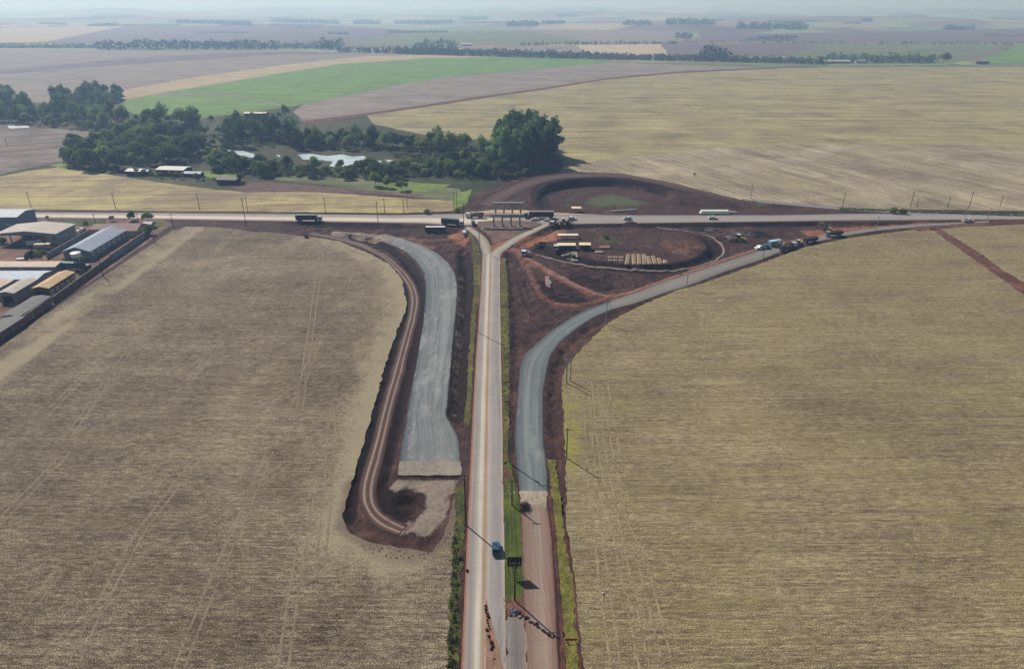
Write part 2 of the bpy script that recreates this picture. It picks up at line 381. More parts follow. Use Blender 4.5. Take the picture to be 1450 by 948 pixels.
def ground_z(x, y):
    j = np.clip(np.searchsorted(xs, x) - 1, 0, len(xs) - 2); i = np.clip(np.searchsorted(ys, y) - 1, 0, len(ys) - 2)
    u = (x - xs[j]) / (xs[j + 1] - xs[j]); v = (y - ys[i]) / (ys[i + 1] - ys[i])
    return (Zg[i, j] * (1 - u) + Zg[i, j + 1] * u) * (1 - v) + (Zg[i + 1, j] * (1 - u) + Zg[i + 1, j + 1] * u) * v
def WG(px, py, dz=0.):
    x, y = W(px, py)
    for _ in range(5): x, y = W(px, py, float(ground_z(x, y)) + dz)
    return x, y
# paint masks; the dark channel also paints in shade of banks and walls
M = np.zeros((len(Q), 4))
def paint_line(ch, px, hw, soft=1.5, amt=1.0, zz=-.5):
    line = wpoly(px, zz); i = near(Q, line, hw + soft + 1); d = d_line(Q[i], line)
    M[i, ch] = np.maximum(M[i, ch], amt * np.clip(1 - (d - hw) / soft, 0, 1))
def paint_poly(ch, px, soft=3, amt=1.0, zz=-.5):
    poly = wpoly(px, zz); i = near(Q, poly, soft + 1); d = sd_poly(Q[i], poly)
    M[i, ch] = np.maximum(M[i, ch], amt * np.clip(.5 - d / soft, 0, 1))
OT = [(720,350),(735,357),(745,366),(760,375),(790,392),(830,412),(860,422),(890,416),(940,396.5),(994,379),(1060,355),(1083,348),(1110,342),(1160,333),(1230,322)]
paint_line(1, OT, 1.8, 2.5, .6); paint_line(1, [(704,352),(720,352),(740,345),(770,336)], 4, 4, .7); paint_poly(1, [(755,335),(790,326),(805,330),(790,345),(770,348),(752,345)], 5, .75)
paint_poly(1, [(1130,325),(1200,319),(1320,315),(1320,322),(1200,330),(1150,336)], 5, .7); paint_poly(1, [(630,331),(655,326),(668,337),(660,350),(640,342)], 4, .65)
paint_line(1, [(690,300),(740,301),(800,303)], 2, 3, .7, 0); paint_poly(1, [(690,330),(735,328),(725,342),(705,350),(697,345)], 3, .7, 0)
paint_line(1, [(560,336),(610,339),(650,335)], 1.2, 3, .5); paint_line(1, [(582,336),(600,345),(612,349)], 1.2, 2, .5)
paint_line(1, [(735,362),(750,385),(757,400),(770,420),(800,431),(850,424)], 1.0, 2.5, .5)
paint_poly(1, [(935,334),(985,338),(1000,350),(975,366),(945,360),(925,345)], 8, .42, .9)
paint_poly(1, [(1090,345),(1060,338),(1000,328),(960,321),(1100,321),(1150,326)], 8, .25)
paint_line(0, [(766,352),(790,360),(810,367),(850,376),(900,380),(950,379),(982,373),(1003,364),(1012,354),(1004,342),(985,334),(960,329)], 3.2, 1.6, 1.0, -.2)  # shaded outer slope of the storage oval painted dark
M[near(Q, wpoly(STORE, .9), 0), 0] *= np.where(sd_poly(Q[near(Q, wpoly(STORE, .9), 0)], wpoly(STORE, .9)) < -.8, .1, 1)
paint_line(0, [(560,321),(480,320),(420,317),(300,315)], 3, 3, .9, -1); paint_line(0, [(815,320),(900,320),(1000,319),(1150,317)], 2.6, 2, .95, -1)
paint_line(0, DITCH_L, 2.0, 1.5, .9, -2.5); paint_line(0, [(x + 6, y) for x, y in LB[10:22]], 1.6, 1.2, .95, -.6); paint_line(0, DITCH_L2, 2.5, 3, .75, -1)  # shade of the ditches and cut bank painted over the dark soil
paint_line(0, [(768,268),(785,261),(815,256.5),(870,255.5),(915,260),(942,268)], 6, 4, 1.0, 2.5); paint_line(0, [(763,275),(768,288)], 4, 4, .7, 2.0)  # shade on the inner wall of the ring painted in
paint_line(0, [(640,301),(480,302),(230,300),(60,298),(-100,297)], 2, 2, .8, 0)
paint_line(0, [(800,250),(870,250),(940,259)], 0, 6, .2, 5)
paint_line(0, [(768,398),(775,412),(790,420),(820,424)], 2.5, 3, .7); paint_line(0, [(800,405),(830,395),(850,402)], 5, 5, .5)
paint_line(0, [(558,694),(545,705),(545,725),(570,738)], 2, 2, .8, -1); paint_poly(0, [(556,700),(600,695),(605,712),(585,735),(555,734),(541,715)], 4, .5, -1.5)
paint_poly(2, [(828,289),(836,280),(865,275),(890,279),(905,285),(925,288),(900,292),(868,291),(850,294)], 10, .85, 0); paint_line(2, [(803,292),(806,282),(822,274),(845,271)], 1.0, 4, .45, 0); paint_poly(2, [(1060,291),(1080,288),(1095,291),(1075,293)], 3, .7, 0.)
paint_poly(2, STORE, 12, .3, .9); paint_poly(2, [(830,336),(870,335),(890,346),(850,346)], 5, .5, .9)
paint_line(2, [(712,362),(716,400),(717,463),(718,600)], 1.2, 1.5, .3, 0)
paint_poly(3, [(548,690),(562,680),(650,680),(645,700),(618,700),(612,712),(600,698),(575,692),(560,697)], 2, .8, -.8)
paint_line(3, [(600,747),(616,728),(622,700)], 2.2, 2, .75, -.9); paint_line(3, [(566,750),(600,745)], 1.6, 2, .5, -.9)
for off in ():
    line = wpoly(PATH_L, -.9); t = np.gradient(line, axis=0); n = np.stack([-t[:, 1], t[:, 0]], 1) / np.hypot(*t.T)[:, None]
    ln = line + n * off; d = d_line(Q, ln); M[:, 3] = np.maximum(M[:, 3], .85 * np.clip(1 - (d - .25) / .8, 0, 1))
M[:, 1] = np.maximum(M[:, 1], .35 * np.clip(1 - (d_line(Q, wpoly(PATH_L, -.9)) - 2) / 2, 0, 1))
for k in range(9):                         # tyre marks over the ring and the dug ground
    base = [(665 + k * 9, 293 - k * .5, .8), (700 + k * 8, 277 - k * .6, 2.4), (745 + k * 4, 263 - k * .8, 3.6), (800, 252.5 - k * .8, 5), (870, 250.5 - k * .4, 5), (940, 262 - k * .7, 4.6), (1000, 276 - k * .6, 3), (1060, 287 - k * .2, 1)]
    paint_line(3 if k % 3 else 0, [(a, b) for a, b, c in base], .3, 1.0, .38, 3.5)
for k in range(7):
    paint_line(0 if k % 2 else 3, [(728 + k * 4, 395), (738 + k * 6, 430), (748 + k * 9, 450), (765 + k * 9, 452 - k)], .25, 1.1, .38)
    paint_line(0 if k % 2 else 3, [(655 - k * 1.4, 380 + k * 3), (657 - k * 1.6, 450), (650 - k * 1.3, 520), (646 - k * .9, 590)], .2, .9, .4, -1.5)
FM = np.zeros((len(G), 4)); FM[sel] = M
me = bpy.data.meshes.new('ground')
ny, nx = GX.shape
me.vertices.add(nx * ny); me.vertices.foreach_set('co', np.stack([G[:, 0], G[:, 1], Z], 1).ravel())
ii = np.arange(nx * ny).reshape(ny, nx); quads = np.stack([ii[:-1, :-1], ii[:-1, 1:], ii[1:, 1:], ii[1:, :-1]], -1).reshape(-1, 4)
me.loops.add(quads.size); me.loops.foreach_set('vertex_index', quads.ravel())
me.polygons.add(len(quads)); me.polygons.foreach_set('loop_start', np.arange(0, quads.size, 4)); me.polygons.foreach_set('loop_total', np.full(len(quads), 4))
cen = G[quads].mean(1)
far = (cen[:, 1] > 562) | (np.abs(cen[:, 0] - 70) > 192)
me.polygons.foreach_set('material_index', (cen[:, 1] > 900).astype(int) + ((cen[:, 1] <= 900) & far & (cen[:, 1] > 440)) * 2)
me.polygons.foreach_set('use_smooth', [True] * len(quads)); me.update()
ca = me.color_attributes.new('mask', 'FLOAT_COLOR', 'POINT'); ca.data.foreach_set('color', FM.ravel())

def patchwork():
    m = NT('distant_fields'); p = m.pos()
    w = m.N('ShaderNodeVectorMath', operation='ADD'); nn = m.N('ShaderNodeTexNoise'); m.link(p, nn.inputs['Vector']); nn.inputs['Scale'].default_value = .0006
    sc = m.N('ShaderNodeVectorMath', operation='SCALE'); m.link(nn.outputs['Color'], sc.inputs[0]); sc.inputs['Scale'].default_value = 500
    m.link(p, w.inputs[0]); m.link(sc.outputs[0], w.inputs[1])
    vo = m.N('ShaderNodeTexVoronoi', distance='CHEBYCHEV'); m.link(m.map(w.outputs[0], (.8, .55, 0), .35), vo.inputs['Vector']); vo.inputs['Scale'].default_value = .0030
    sep = m.N('ShaderNodeSeparateColor'); m.link(vo.outputs['Color'], sep.inputs[0])
    c = m.ramp(sep.outputs[0], [(0, '8d7f6a'), (.2, '7a6a60'), (.38, '9a9068'), (.55, '6d5a58'), (.68, '86906a'), (.8, 'a89b7c'), (.92, '6f8a58')], 'CONSTANT')
    v = m.wsum([(m.noise(m.map(p, (.004, .03, 1), .3), 1, 4, .6), 1.0), (m.noise(p, .003, 4, .6), .8)])
    vv = m.rng(v, .2, .8, .8, 1.2, False); cc = m.N('ShaderNodeCombineColor')
    for i in range(3): m.link(vv, cc.inputs[i])
    c = m.mix(1., c, cc.outputs[0], 'MULTIPLY')
    vd = m.N('ShaderNodeTexVoronoi', feature='DISTANCE_TO_EDGE'); m.link(m.map(w.outputs[0], (.8, .55, 0), .35), vd.inputs['Vector']); vd.inputs['Scale'].default_value = .0022
    k = m.math('MULTIPLY', m.rng(vd.outputs[0], .0, .035, 1, 0), m.rng(m.noise(p, .0012, 3), .48, .56))
    c = m.mix(k, c, '3c4a38')
    m.col(c); return m.m
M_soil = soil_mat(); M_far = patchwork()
M_scrub = mottled('scrub_ground', [(.1, '232b1e'), (.35, '353c26'), (.55, '48482e'), (.75, '5a533a'), (.95, '626a40')], .12, gain=1.2, bump=.5)
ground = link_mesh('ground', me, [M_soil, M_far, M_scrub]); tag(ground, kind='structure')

# ------------------------------------------------------------------ sheets
def dense(poly, step, jit=0., seed=0, closed=True):
    out = []; n = len(poly)
    for k in range(n if closed else n - 1):
        a, b = np.array(poly[k]), np.array(poly[(k + 1) % n]); L = np.hypot(*(b - a)); m_ = max(1, min(400, int(L / step)))
        for t in range(m_): out.append(a + (b - a) * t / m_)
    if not closed: out.append(np.array(poly[-1]))
    out = np.array(out)
    if jit:
        out = out + jit * np.stack([vnoise(out, .5 / max(jit, .5), seed) + .6 * vnoise(out, 1.6 / max(jit, .5), seed + 5) - .8, vnoise(out, .5 / max(jit, .5), seed + 1) + .6 * vnoise(out, 1.6 / max(jit, .5), seed + 6) - .8], 1) * 1.6
    return out
def sheet(name, px, mat, z=.04, step=4, jit=0., seed=0, drape=False, world=False, grid=None, maskfn=None, kind='structure', zz=0.):
    poly = np.array(px) if world else wpoly(px, zz)
    b = dense(poly, step, jit, seed)
    if grid:
        lo, hi = b.min(0), b.max(0)
        gx, gy = np.meshgrid(np.arange(lo[0], hi[0], grid), np.arange(lo[1], hi[1], grid)); g = np.stack([gx.ravel(), gy.ravel()], 1)
        g = g[sd_poly(g, b) < -grid * .45]
        pts = [Vector(p) for p in np.vstack([b, g])]
        n = len(b)
        r = delaunay_2d_cdt(pts, [(k, (k + 1) % n) for k in range(n)], [tuple(range(n))], 1, 1e-5)
        co = [(v.x, v.y) for v in r[0]]; fs = [tuple(f) for f in r[2]]
        vv = []
        for x, y in co: vv.append((x, y, (ground_z(x, y) if drape else 0) + z))
    else:
        vv = [(x, y, (ground_z(x, y) if drape else 0) + z) for x, y in b]
        fs = [tuple(t) for t in tessellate_polygon([[Vector((x, y, 0)) for x, y in b]])]
    me = bpy.data.meshes.new(name); me.from_pydata(vv, [], fs); me.update()
    if me.polygons and me.polygons[0].normal.z < 0: me.flip_normals()
    up = [p.normal.z for p in me.polygons[:50]]
    if maskfn:
        A = maskfn(np.array(vv)[:, :2]); ca = me.color_attributes.new('mask', 'FLOAT_COLOR', 'POINT'); ca.data.foreach_set('color', A.ravel())
    o = link_mesh(name, me, mat); tag(o, kind=kind); return o
def resample(px, n, zz=0.):
    p = wpoly(px, zz); s = np.concatenate([[0], np.cumsum(np.hypot(*np.diff(p, axis=0).T))]); t = np.linspace(0, s[-1], n)
    # gentle rounding of the corners
    q = np.stack([np.interp(t, s, p[:, 0]), np.interp(t, s, p[:, 1])], 1)
    for _ in range(3): q[1:-1] = (q[:-2] + 2 * q[1:-1] + q[2:]) / 4
    return q, s[-1]
def strip(name, L, R, mat, z=.08, across=6, step=1.5, jit=0., drape=True, zz=0., kind='structure', seed=3):
    n = int(max(resample(L, 9, zz)[1], resample(R, 9, zz)[1]) / step) + 2
    a, la = resample(L, n, zz); b, lb = resample(R, n, zz)
    v = []; uv = []
    for i in range(n):
        for j in range(across + 1):
            t = j / across; p = a[i] * (1 - t) + b[i] * t
            if jit and j in (0, across):
                p = p + (a[i] - b[i]) / np.hypot(*(a[i] - b[i])) * jit * (vnoise(p[None], .7, seed + j)[0] + .5 * vnoise(p[None], 2.1, seed + j)[0] - .75) * (1 if j == 0 else -1)
            v.append((p[0], p[1], (ground_z(p[0], p[1]) if drape else 0) + z)); uv.append((t, i * la / n))
    if drape:                        # the carriageway is flat across: take the highest point of each cross-section
        for i in range(n):
            s_ = slice(i * (across + 1), (i + 1) * (across + 1)); zz_ = sorted(q[2] for q in v[s_])[-2]
            v[s_] = [(q[0], q[1], max(q[2], zz_ - .02)) for q in v[s_]]
    f = [(i * (across + 1) + j, i * (across + 1) + j + 1, (i + 1) * (across + 1) + j + 1, (i + 1) * (across + 1) + j) for i in range(n - 1) for j in range(across)]
    me = bpy.data.meshes.new(name); me.from_pydata(v, [], f); me.update()
    if me.polygons[0].normal.z < 0: me.flip_normals()
    ul = me.uv_layers.new(name='uv')
    for lp in me.loops: ul.data[lp.index].uv = uv[lp.vertex_index]
    o = link_mesh(name, me, mat); tag(o, kind=kind); return o

R_ = math.radians
# near fields ------------------------------------------------
M_left = field_mat('stubble_brown', ['32281f', '554739', '716351', '8a7b66', 'bcac8e'], R_(1), fine=1.85, streak=.28, patch=.65, fs=4.0, lines=.6,
                   tracks=[(26, R_(24), .6, 'a89a80'), (37, R_(-3), .6, 'a89a7e')], edge=[(('75674f', 'c6b899'), .74), (('8a7a68', '4d3f38'), .8)], green=('6f7040', .35, .68, .95))
M_right = field_mat('stubble_olive', ['40342a', '665644', '83735a', '9a8b69', 'c8ba8e'], R_(-1), fine=1.7, streak=.3, patch=.35, fs=4.0, lines=.75,
                    green=('948d50', .38, .35, .95), tracks=[(30, R_(-8), .5, 'a89a7c')], edge=[(('7f7a30', 'a5a040'), .95), (('7e7262', 'a89c86'), .6)])
lb_w = wpoly(LB[7:26]); lb_all = wpoly(LB[5:])
wall_line = wpoly([(245,322),(140,393),(60,443),(0,488),(-200,640)])
def lmask(P):
    A = np.zeros((len(P), 4)); A[:, 3] = 1
    d = d_line(P, lb_w); wd = 13 + 7 * vnoise(P, .05, 4)
    A[:, 0] = np.clip(1.0 - d / wd / 1.3, 0, 1) * (.6 + .4 * vnoise(np.stack([d * .5, P[:, 1] * .03], 1), 1.0, 8))
    d2 = d_line(P, wall_line); A[:, 0] = np.maximum(A[:, 0], .45 * np.exp(-((d2 - 13) / 11) ** 2) + .5 * np.exp(-((d2 - 9) / 1.5) ** 2) + .55 * np.exp(-((d2 - 15) / 1.8) ** 2))
    A[:, 0] = np.maximum(A[:, 0], .55 * np.exp(-((d_line(P, wpoly([(500,800),(520,700),(545,640)])) - 0) / 5) ** 2))
    A[:, 0] = np.maximum(A[:, 0], .5 * np.exp(-(d_line(P, wpoly([(450,340),(480,350),(530,372),(560,400)])) / 9) ** 2))
    A[:, 1] = np.clip(1.0 - d_line(P, wpoly(LB[19:])) / 4.5, 0, 1) * .8
    A[:, 1] = np.maximum(A[:, 1], .62 * np.exp(-(d_line(P, wpoly([(505,772),(540,790),(600,796)])) / 2.6) ** 2))
    return A
ry = wpoly(R_BOUND)
def rmask(P):
    A = np.zeros((len(P), 4)); A[:, 3] = 1
    d = d_line(P, ry); A[:, 0] = np.clip(.55 - d / 6, 0, 1) * np.where(P[:, 1] > 165, 1, .25)
    A[:, 0] = np.maximum(A[:, 0], .7 * np.exp(-(d_line(P, wpoly([(805,575),(808,640),(815,670)])) / 3.5) ** 2))
    for q_ in ([(935,948),(905,740),(880,640),(862,560)],[(918,948),(892,740),(868,640),(852,560)],[(880,948),(860,740),(846,640),(835,560)]): A[:, 1] = np.maximum(A[:, 1], .36 * np.exp(-(d_line(P, wpoly(q_)) / 1.5) ** 2))
    return A
LF = LB + [(648,700),(643,760),(640,850),(636,948),(622,1300),(-900,1300),(-900,760),(-300,660),(0,492),(60,448),(140,396),(245,326)]
sheet('stubble_field', LF, M_left, .03, 1.6, .5, 1, grid=4.5, maskfn=lmask)
RF = [(835,1300)] + R_BOUND + [(1450,318),(2000,317),(2600,700),(2600,1300)]
sheet('stubble_field', RF, M_right, .03, 1.6, .6, 2, grid=4.5, maskfn=rmask)
M_dirt = mottled('track_dirt', [(.1, '3f2b28'), (.4, '583c36'), (.65, '75503f'), (.9, '8f6a55')], .5, (1, 1, 1))
sheet('field_track', [(1316,323.5),(1340,340),(1380,369),(1418,395),(1452,420),(1600,530),(1612,524),(1470,412),(1420,383),(1385,357),(1350,336),(1333,325)], M_dirt, .09, 2, .7, 5)
sheet('field_track', [(1290,324),(1360,317),(1420,314.5),(1420,317),(1370,321),(1300,328)], M_dirt, .09, 2, .6, 5)
# verges ------------------------------------------------
M_grass = mottled('verge_grass', [(.08, '232a18'), (.35, '394020'), (.6, '525428'), (.85, '6c6836')], .5, bump=.3)
M_grass2 = mottled('mown_grass', [(.08, '2a3518'), (.35, '3f4c1e'), (.6, '566024'), (.85, '717434')], .6, (1, .15, 1), bump=.2)
M_yg = mottled('yellow_green_grass', [(.08, '33311c'), (.35, '4d4b28'), (.6, '686134'), (.9, '857b48')], .6, bump=.3)
def stripn(name, L, R, mat, **k): return strip(name, L, R, mat, **k)
strip('grass_verge', [(661,331),(669,345),(671,380),(671,417),(667.5,447),(663,520),(658,603)], [(666,331),(679,350),(681,380),(679.5,417),(674,447),(669.5,520),(665.5,603)], M_yg, z=.07, step=1, jit=.8)
strip('grass_verge', [(646,690),(643,750),(637,850),(633,948),(618,1300)], [(657,690),(657,750),(651,850),(648,948),(636,1300)], M_grass, z=.07, step=.7, jit=.9)
strip('grass_verge', [(709,366),(709,417),(710,500),(712,600),(713,660)], [(716,366),(719.5,417),(721,500),(721,600),(719,655)], M_yg, z=.07, step=.7, jit=.7)
strip('grass_verge', [(713.5,655),(714,720),(715,780),(716,852)], [(722,655),(737,715),(739,780),(742,852)], M_grass2, z=.07, step=.5, jit=.4)
M_yg2 = mottled('bright_verge', [(.08, '3f3f20'), (.35, '5c5a2a'), (.6, '767136'), (.9, '90864a')], .6, bump=.3)
strip('grass_verge', [(775,650),(780,690),(786,740),(790,806),(796,872),(802,948),(820,1300)], [(786,650),(796,715),(799,760),(808,810),(816,893),(820,948),(838,1300)], M_yg2, z=.09, step=.6, jit=.8)
sheet('bare_soil', [(714,662),(720,664),(731,690),(735,706),(728,700),(715,686)], M_dirt, .16, .5, .9, 7, drape=True)
sheet('bare_soil', [(714,850),(743,850),(748,866),(752,880),(735,892),(718,880)], M_dirt, .13, .5, .6, 8, drape=False)
# red-brown margins
M_red = mottled('red_margin', [(.1, '33201f'), (.4, '50322f'), (.7, '6e4740'), (.95, '8c6354')], .8, (1, .3, 1))
strip('soil_margin', [(798,760),(808,810),(816,893),(820,948),(838,1300)], [(804,760),(812,810),(820,893),(826,948),(846,1300)], M_red, z=.075, step=.7, jit=.5)
strip('soil_margin', [(773,700),(782,740),(788,806),(792,872),(794,948),(815,1300)], [(779,700),(786,740),(791,806),(796.5,872),(802,948),(822,1300)], M_red, z=.10, step=.7, jit=.4)
# roads ------------------------------------------------
M_main = road_mat('dusty_asphalt', [(0, '8c5a44'), (.045, '9c7460'), (.08, '998d86'), (.16, '8e8783'), (.26, 'a39a90'), (.31, 'c3b8a8'), (.39, 'bfb4a4'), (.43, 'a69684'), (.46, 'a28470'), (.5, 'a3826c'), (.53, 'a89a8c'), (.58, 'a8a098'), (.66, '99928e'), (.86, '938c87'), (.94, '998f88'), (.975, 'b0a090'), (1, '86705c')], gain=.2, warp=.02)
strip('road', *MAIN, M_main, z=.10, across=8, step=1.5, jit=.12)
M_br = road_mat('worn_asphalt', [(0, '8a7464'), (.1, '96897c'), (.35, 'a89e90'), (.6, 'a2998d'), (.85, '91867a'), (1, '85604c')], gain=.22)
strip('road', *BR_L, M_br, z=.115, jit=.3); strip('road', *BR_R, M_br, z=.125, jit=.3)
M_hwy = road_mat('highway_asphalt', [(0, '8d7f76'), (.1, '958a84'), (.3, '9d948c'), (.38, '9b9088'), (.42, 'c9bdac'), (.75, 'cbbfae'), (.84, 'b0a396'), (.92, '8a766a'), (1, '6f5048')], gain=.12, warp=.03)
M_hwy2 = road_mat('highway_asphalt_grey', [(0, '80706c'), (.15, '8f8a8c'), (.5, '9a928c'), (.9, '968b82'), (1, '80685c')], gain=.12, warp=.03)
strip('highway', HWY[0][:7], HWY[1][:7], M_hwy, z=.09, step=2.5, jit=.3)
strip('highway', HWY[0][6:], HWY[1][6:], M_hwy2, z=.09, step=2.5, jit=.3)
M_isl = mottled('island_soil', [(.1, '4a3a36'), (.4, '65524a'), (.7, '7d685a'), (.9, '8a7a66')], .5)
sheet('traffic_island', [(672,305.5),(700,302.5),(752,303),(772,305),(778,308),(700,309),(684,308.5)], M_isl, .14, 1.5, .3, 4)
sheet('traffic_island', [(676,314.5),(700,312.5),(752,313.5),(768,317),(750,325),(726,337),(700,344),(690,332),(677,322)], M_isl, .16, 1.5, .3, 4)
M_lay = mottled('pale_layby', [(.2, 'a08a74'), (.5, 'b89c80'), (.8, 'c9b094')], .4)
sheet('road_shoulder', [(668,301.5),(697,297.5),(740,298),(790,302),(860,305),(800,304.5),(740,302.5),(700,301.5),(668,303.5)], M_lay, .15, 2, .3, 4)
M_ramp = road_mat('ramp_asphalt', [(0, '6f6668'), (.5, '8a8686'), (1, '787070')], gain=.15)
strip('slip_road', [(1050,281.5),(1100,286),(1200,294),(1260,298),(1340,302)], [(1050,285),(1100,289.5),(1200,298.5),(1260,302),(1340,303.5)], M_ramp, z=.16, step=2)
# gravel base roads
M_gray = road_mat('compacted_gravel', [(0, '44494b'), (.05, '636a6b'), (.3, '787b7b'), (.5, '747776'), (.7, '838684'), (.95, '6e7271'), (1, '464a4c')], gain=.34, contrast=1.5,
                  grime=[('9ea09b', .52, .70, .09), ('90938f', .54, .68, .35), ('565c5e', .62, .76, .18)])
Lg, Rg = GRAY_L[0], GRAY_R2
strip('gravel_road', Lg, Rg, M_gray, z=.10, across=10, step=1.0, jit=.2, zz=-.8)
M_tan = mottled('tan_subbase', [(.15, '766e64'), (.45, '8c8376'), (.75, '9c9282')], .6, gain=1.2)
sheet('gravel_road', [(566,655),(563.5,674),(653.5,674),(652,654),(640,656),(620,651),(600,656),(585,654)], M_tan, .15, .6, .3, 9, drape=True, grid=1.5, zz=-.8)
M_tan2 = mottled('tan_gravel_soil', [(.15, '6a5a50'), (.45, '86766a'), (.75, 'a09080')], .5, gain=1.2)
sheet('gravel_road', [(470,328),(500,329),(551,333),(566,338),(556,341),(541,342.5),(505,338),(470,334)], M_tan2, .17, 1.5, .5, 3, drape=True, grid=2, zz=-.8)
# dark course line across the end of the gravel
M_serv = road_mat('service_gravel', [(0, '3c4144'), (.05, '5a5f60'), (.25, '6c7272'), (.4, '7c8180'), (.55, '687070'), (.75, '737a7b'), (.93, '5c6263'), (1, '3a3e40')], gain=.3, contrast=1.5, grime=[('8d9290', .55, .72, .1), ('4a5254', .62, .76, .2)])
iL = SERV[0].index((864,427)); iR = SERV[1].index((869,438))
strip('service_road', SERV[0][:iL + 1], SERV[1][:iR + 1], M_serv, z=.10, across=8, step=1.0, jit=.2, zz=-.5)
M_serv2 = road_mat('service_asphalt', [(0, '70665c'), (.1, '7e7870'), (.5, '86817a'), (.9, '76726c'), (1, '5c544e')], gain=.18, grime=[('988470', .62, .8, .05)])
strip('service_road', SERV[0][iL:], SERV[1][iR:], M_serv2, z=.12, across=6, step=1.5, jit=.3, zz=-.5)
M_paleg = mottled('pale_gravel', [(.15, '84796a'), (.45, 'a09280'), (.75, 'b3a692')], 1.0, (1, .4, 1))
sheet('pale_gravel_patch', [(735.5,696.5),(774.5,696.5),(774,720),(765,719),(750,715),(737,714)], M_paleg, .2, .5, .3, 9, drape=True)
M_path = road_mat('dirt_path', [(0, '38261f'), (.12, '4c352f'), (.22, '5a423a'), (.27, '8c786c'), (.34, '94806f'), (.4, '5a433b'), (.5, '4c3630'), (.61, '58423a'), (.66, '8e7a6e'), (.73, '86736a'), (.79, '543e37'), (.9, '46312b'), (1, '362420')], gain=.3, warp=.06, grime=[('5a3c34', .56, .74, .2)])
pc, _l = resample(PATH_L, 240, -.9); tg = np.gradient(pc, axis=0); nn_ = np.stack([-tg[:, 1], tg[:, 0]], 1) / np.hypot(*tg.T)[:, None]
def strip_w(name, px, hw, mat, z=.08, zz=0., across=6, jit=.1, n=None):
    c_, L_ = resample(px, int(90), zz)
    c_, L_ = np.stack([np.interp(np.linspace(0, 89, int(L_ / 1.2)), np.arange(90), c_[:, k]) for k in (0, 1)], 1), L_
    for _ in range(6): c_[1:-1] = (c_[:-2] + 2 * c_[1:-1] + c_[2:]) / 4
    t_ = np.gradient(c_, axis=0); n_ = np.stack([-t_[:, 1], t_[:, 0]], 1) / np.hypot(*t_.T)[:, None]
    v = []; uv = []; f = []; m_ = len(c_)
    for i in range(m_):
        for j in range(across + 1):
            t = j / across; w_ = hw * (1 + .25 * (vnoise(c_[i][None], .15, 9)[0] - .5)); p_ = c_[i] + n_[i] * (t * 2 - 1) * w_
            v.append((p_[0], p_[1], ground_z(p_[0], p_[1]) + z)); uv.append((t, i * 1.2))
    f = [(i * (across + 1) + j, i * (across + 1) + j + 1, (i + 1) * (across + 1) + j + 1, (i + 1) * (across + 1) + j) for i in range(m_ - 1) for j in range(across)]
    me = bpy.data.meshes.new(name); me.from_pydata(v, [], f); me.update()
    if me.polygons[0].normal.z < 0: me.flip_normals()
    ul = me.uv_layers.new(name='uv')
    for lp in me.loops: ul.data[lp.index].uv = uv[lp.vertex_index]
    return tag(link_mesh(name, me, mat), kind='structure')
strip_w('dirt_path', PATH_L[:-4], 2.3, M_path, .1, -.9)
M_ring = road_mat('embankment_track', [(0, '3c2b2a'), (.12, '55403c'), (.2, '42302d'), (.3, '5f4842'), (.38, '4a3632'), (.5, '65504a'), (.56, '473431'), (.68, '6a524a'), (.76, '4b3733'), (.88, '5a443f'), (1, '3a2a29')], gain=.35, warp=.05, contrast=1.4)
strip_w('dirt_road', RC, 6.5, M_ring, .16, 0, 8)
M_line = road_mat('pale_track', [(0, '4a3530'), (.3, '85736a'), (.5, 'a0928a'), (.7, '85736a'), (1, '4a3530')], gain=.2, warp=.05)
strip_w('dirt_path', TRACK2, .75, M_line, .14, -1.1, 4)
M_or = road_mat('orange_track', [(0, '543830'), (.12, '6e4a3d'), (.3, '946a56'), (.42, '7a5244'), (.58, '7a5244'), (.7, '9c7664'), (.85, '704c3e'), (1, '543830')], gain=.25, warp=.08, grime=[('6a4034', .56, .72, .15)])
strip_w('dirt_path', OT[:9] + OT[9:], 2.0, M_or, .14, -.6)
M_wt = mottled('wheel_track', [(.12, '5c4f41'), (.4, '83745f'), (.65, '8a7c68'), (.9, 'a19379')], 1.2, gain=1.5, fine=1.2)
M_wt2 = mottled('wheel_track_olive', [(.12, '5c4f3c'), (.4, '85765c'), (.65, '988a6a'), (.9, 'aea07c')], 1.2, gain=1.5, fine=1.2)
def wheel_tracks(px, mat, gap=2.0, hw=.26):
    w_ = wpoly(px); t_ = np.gradient(w_, axis=0); n_ = np.stack([-t_[:, 1], t_[:, 0]], 1) / np.hypot(*t_.T)[:, None]
    for s_ in (-.5, .5):
        q = w_ + n_ * gap * s_; sp = []
        for x, y in q:               # back to survey pixels, which strip_w reads
            c_ = y * ct + H * st; sp.append((725 + F * x / c_, 474 - F * (y * st - H * ct) / c_))
        strip_w('wheel_track', sp, hw, mat, .05, 0, 2)
for l_ in ([(316,598),(262,672),(197,756),(133,875),(105,940)], [(382,640),(345,727),(305,820),(266,914),(250,960)], [(440,700),(430,756),(416,840),(405,914),(400,960)], [(96,640),(48,690),(-20,760)], [(470,600),(464,700),(452,820)], [(320,340),(250,420),(180,500),(96,620)], [(455,360),(440,470),(424,580)]): wheel_tracks(l_, M_wt)
for l_ in ([(856,545),(872,640),(905,780),(950,960)], [(842,540),(852,640),(880,790),(915,960)], [(1160,410),(1200,460),(1250,520)], [(1010,420),(1000,500),(985,600)], [(830,560),(838,680),(852,800),(872,950)]): wheel_tracks(l_, M_wt2)
M_brown = road_mat('brown_dirt_road', [(0, '5f4238'), (.06, '82655a'), (.25, '8a7266'), (.5, '948073'), (.6, '998476'), (.9, '86695c'), (1, '5a3c34')], gain=.2,
                   grime=[('6e625c', .55, .75, .1), ('93837a', .6, .8, .3)])
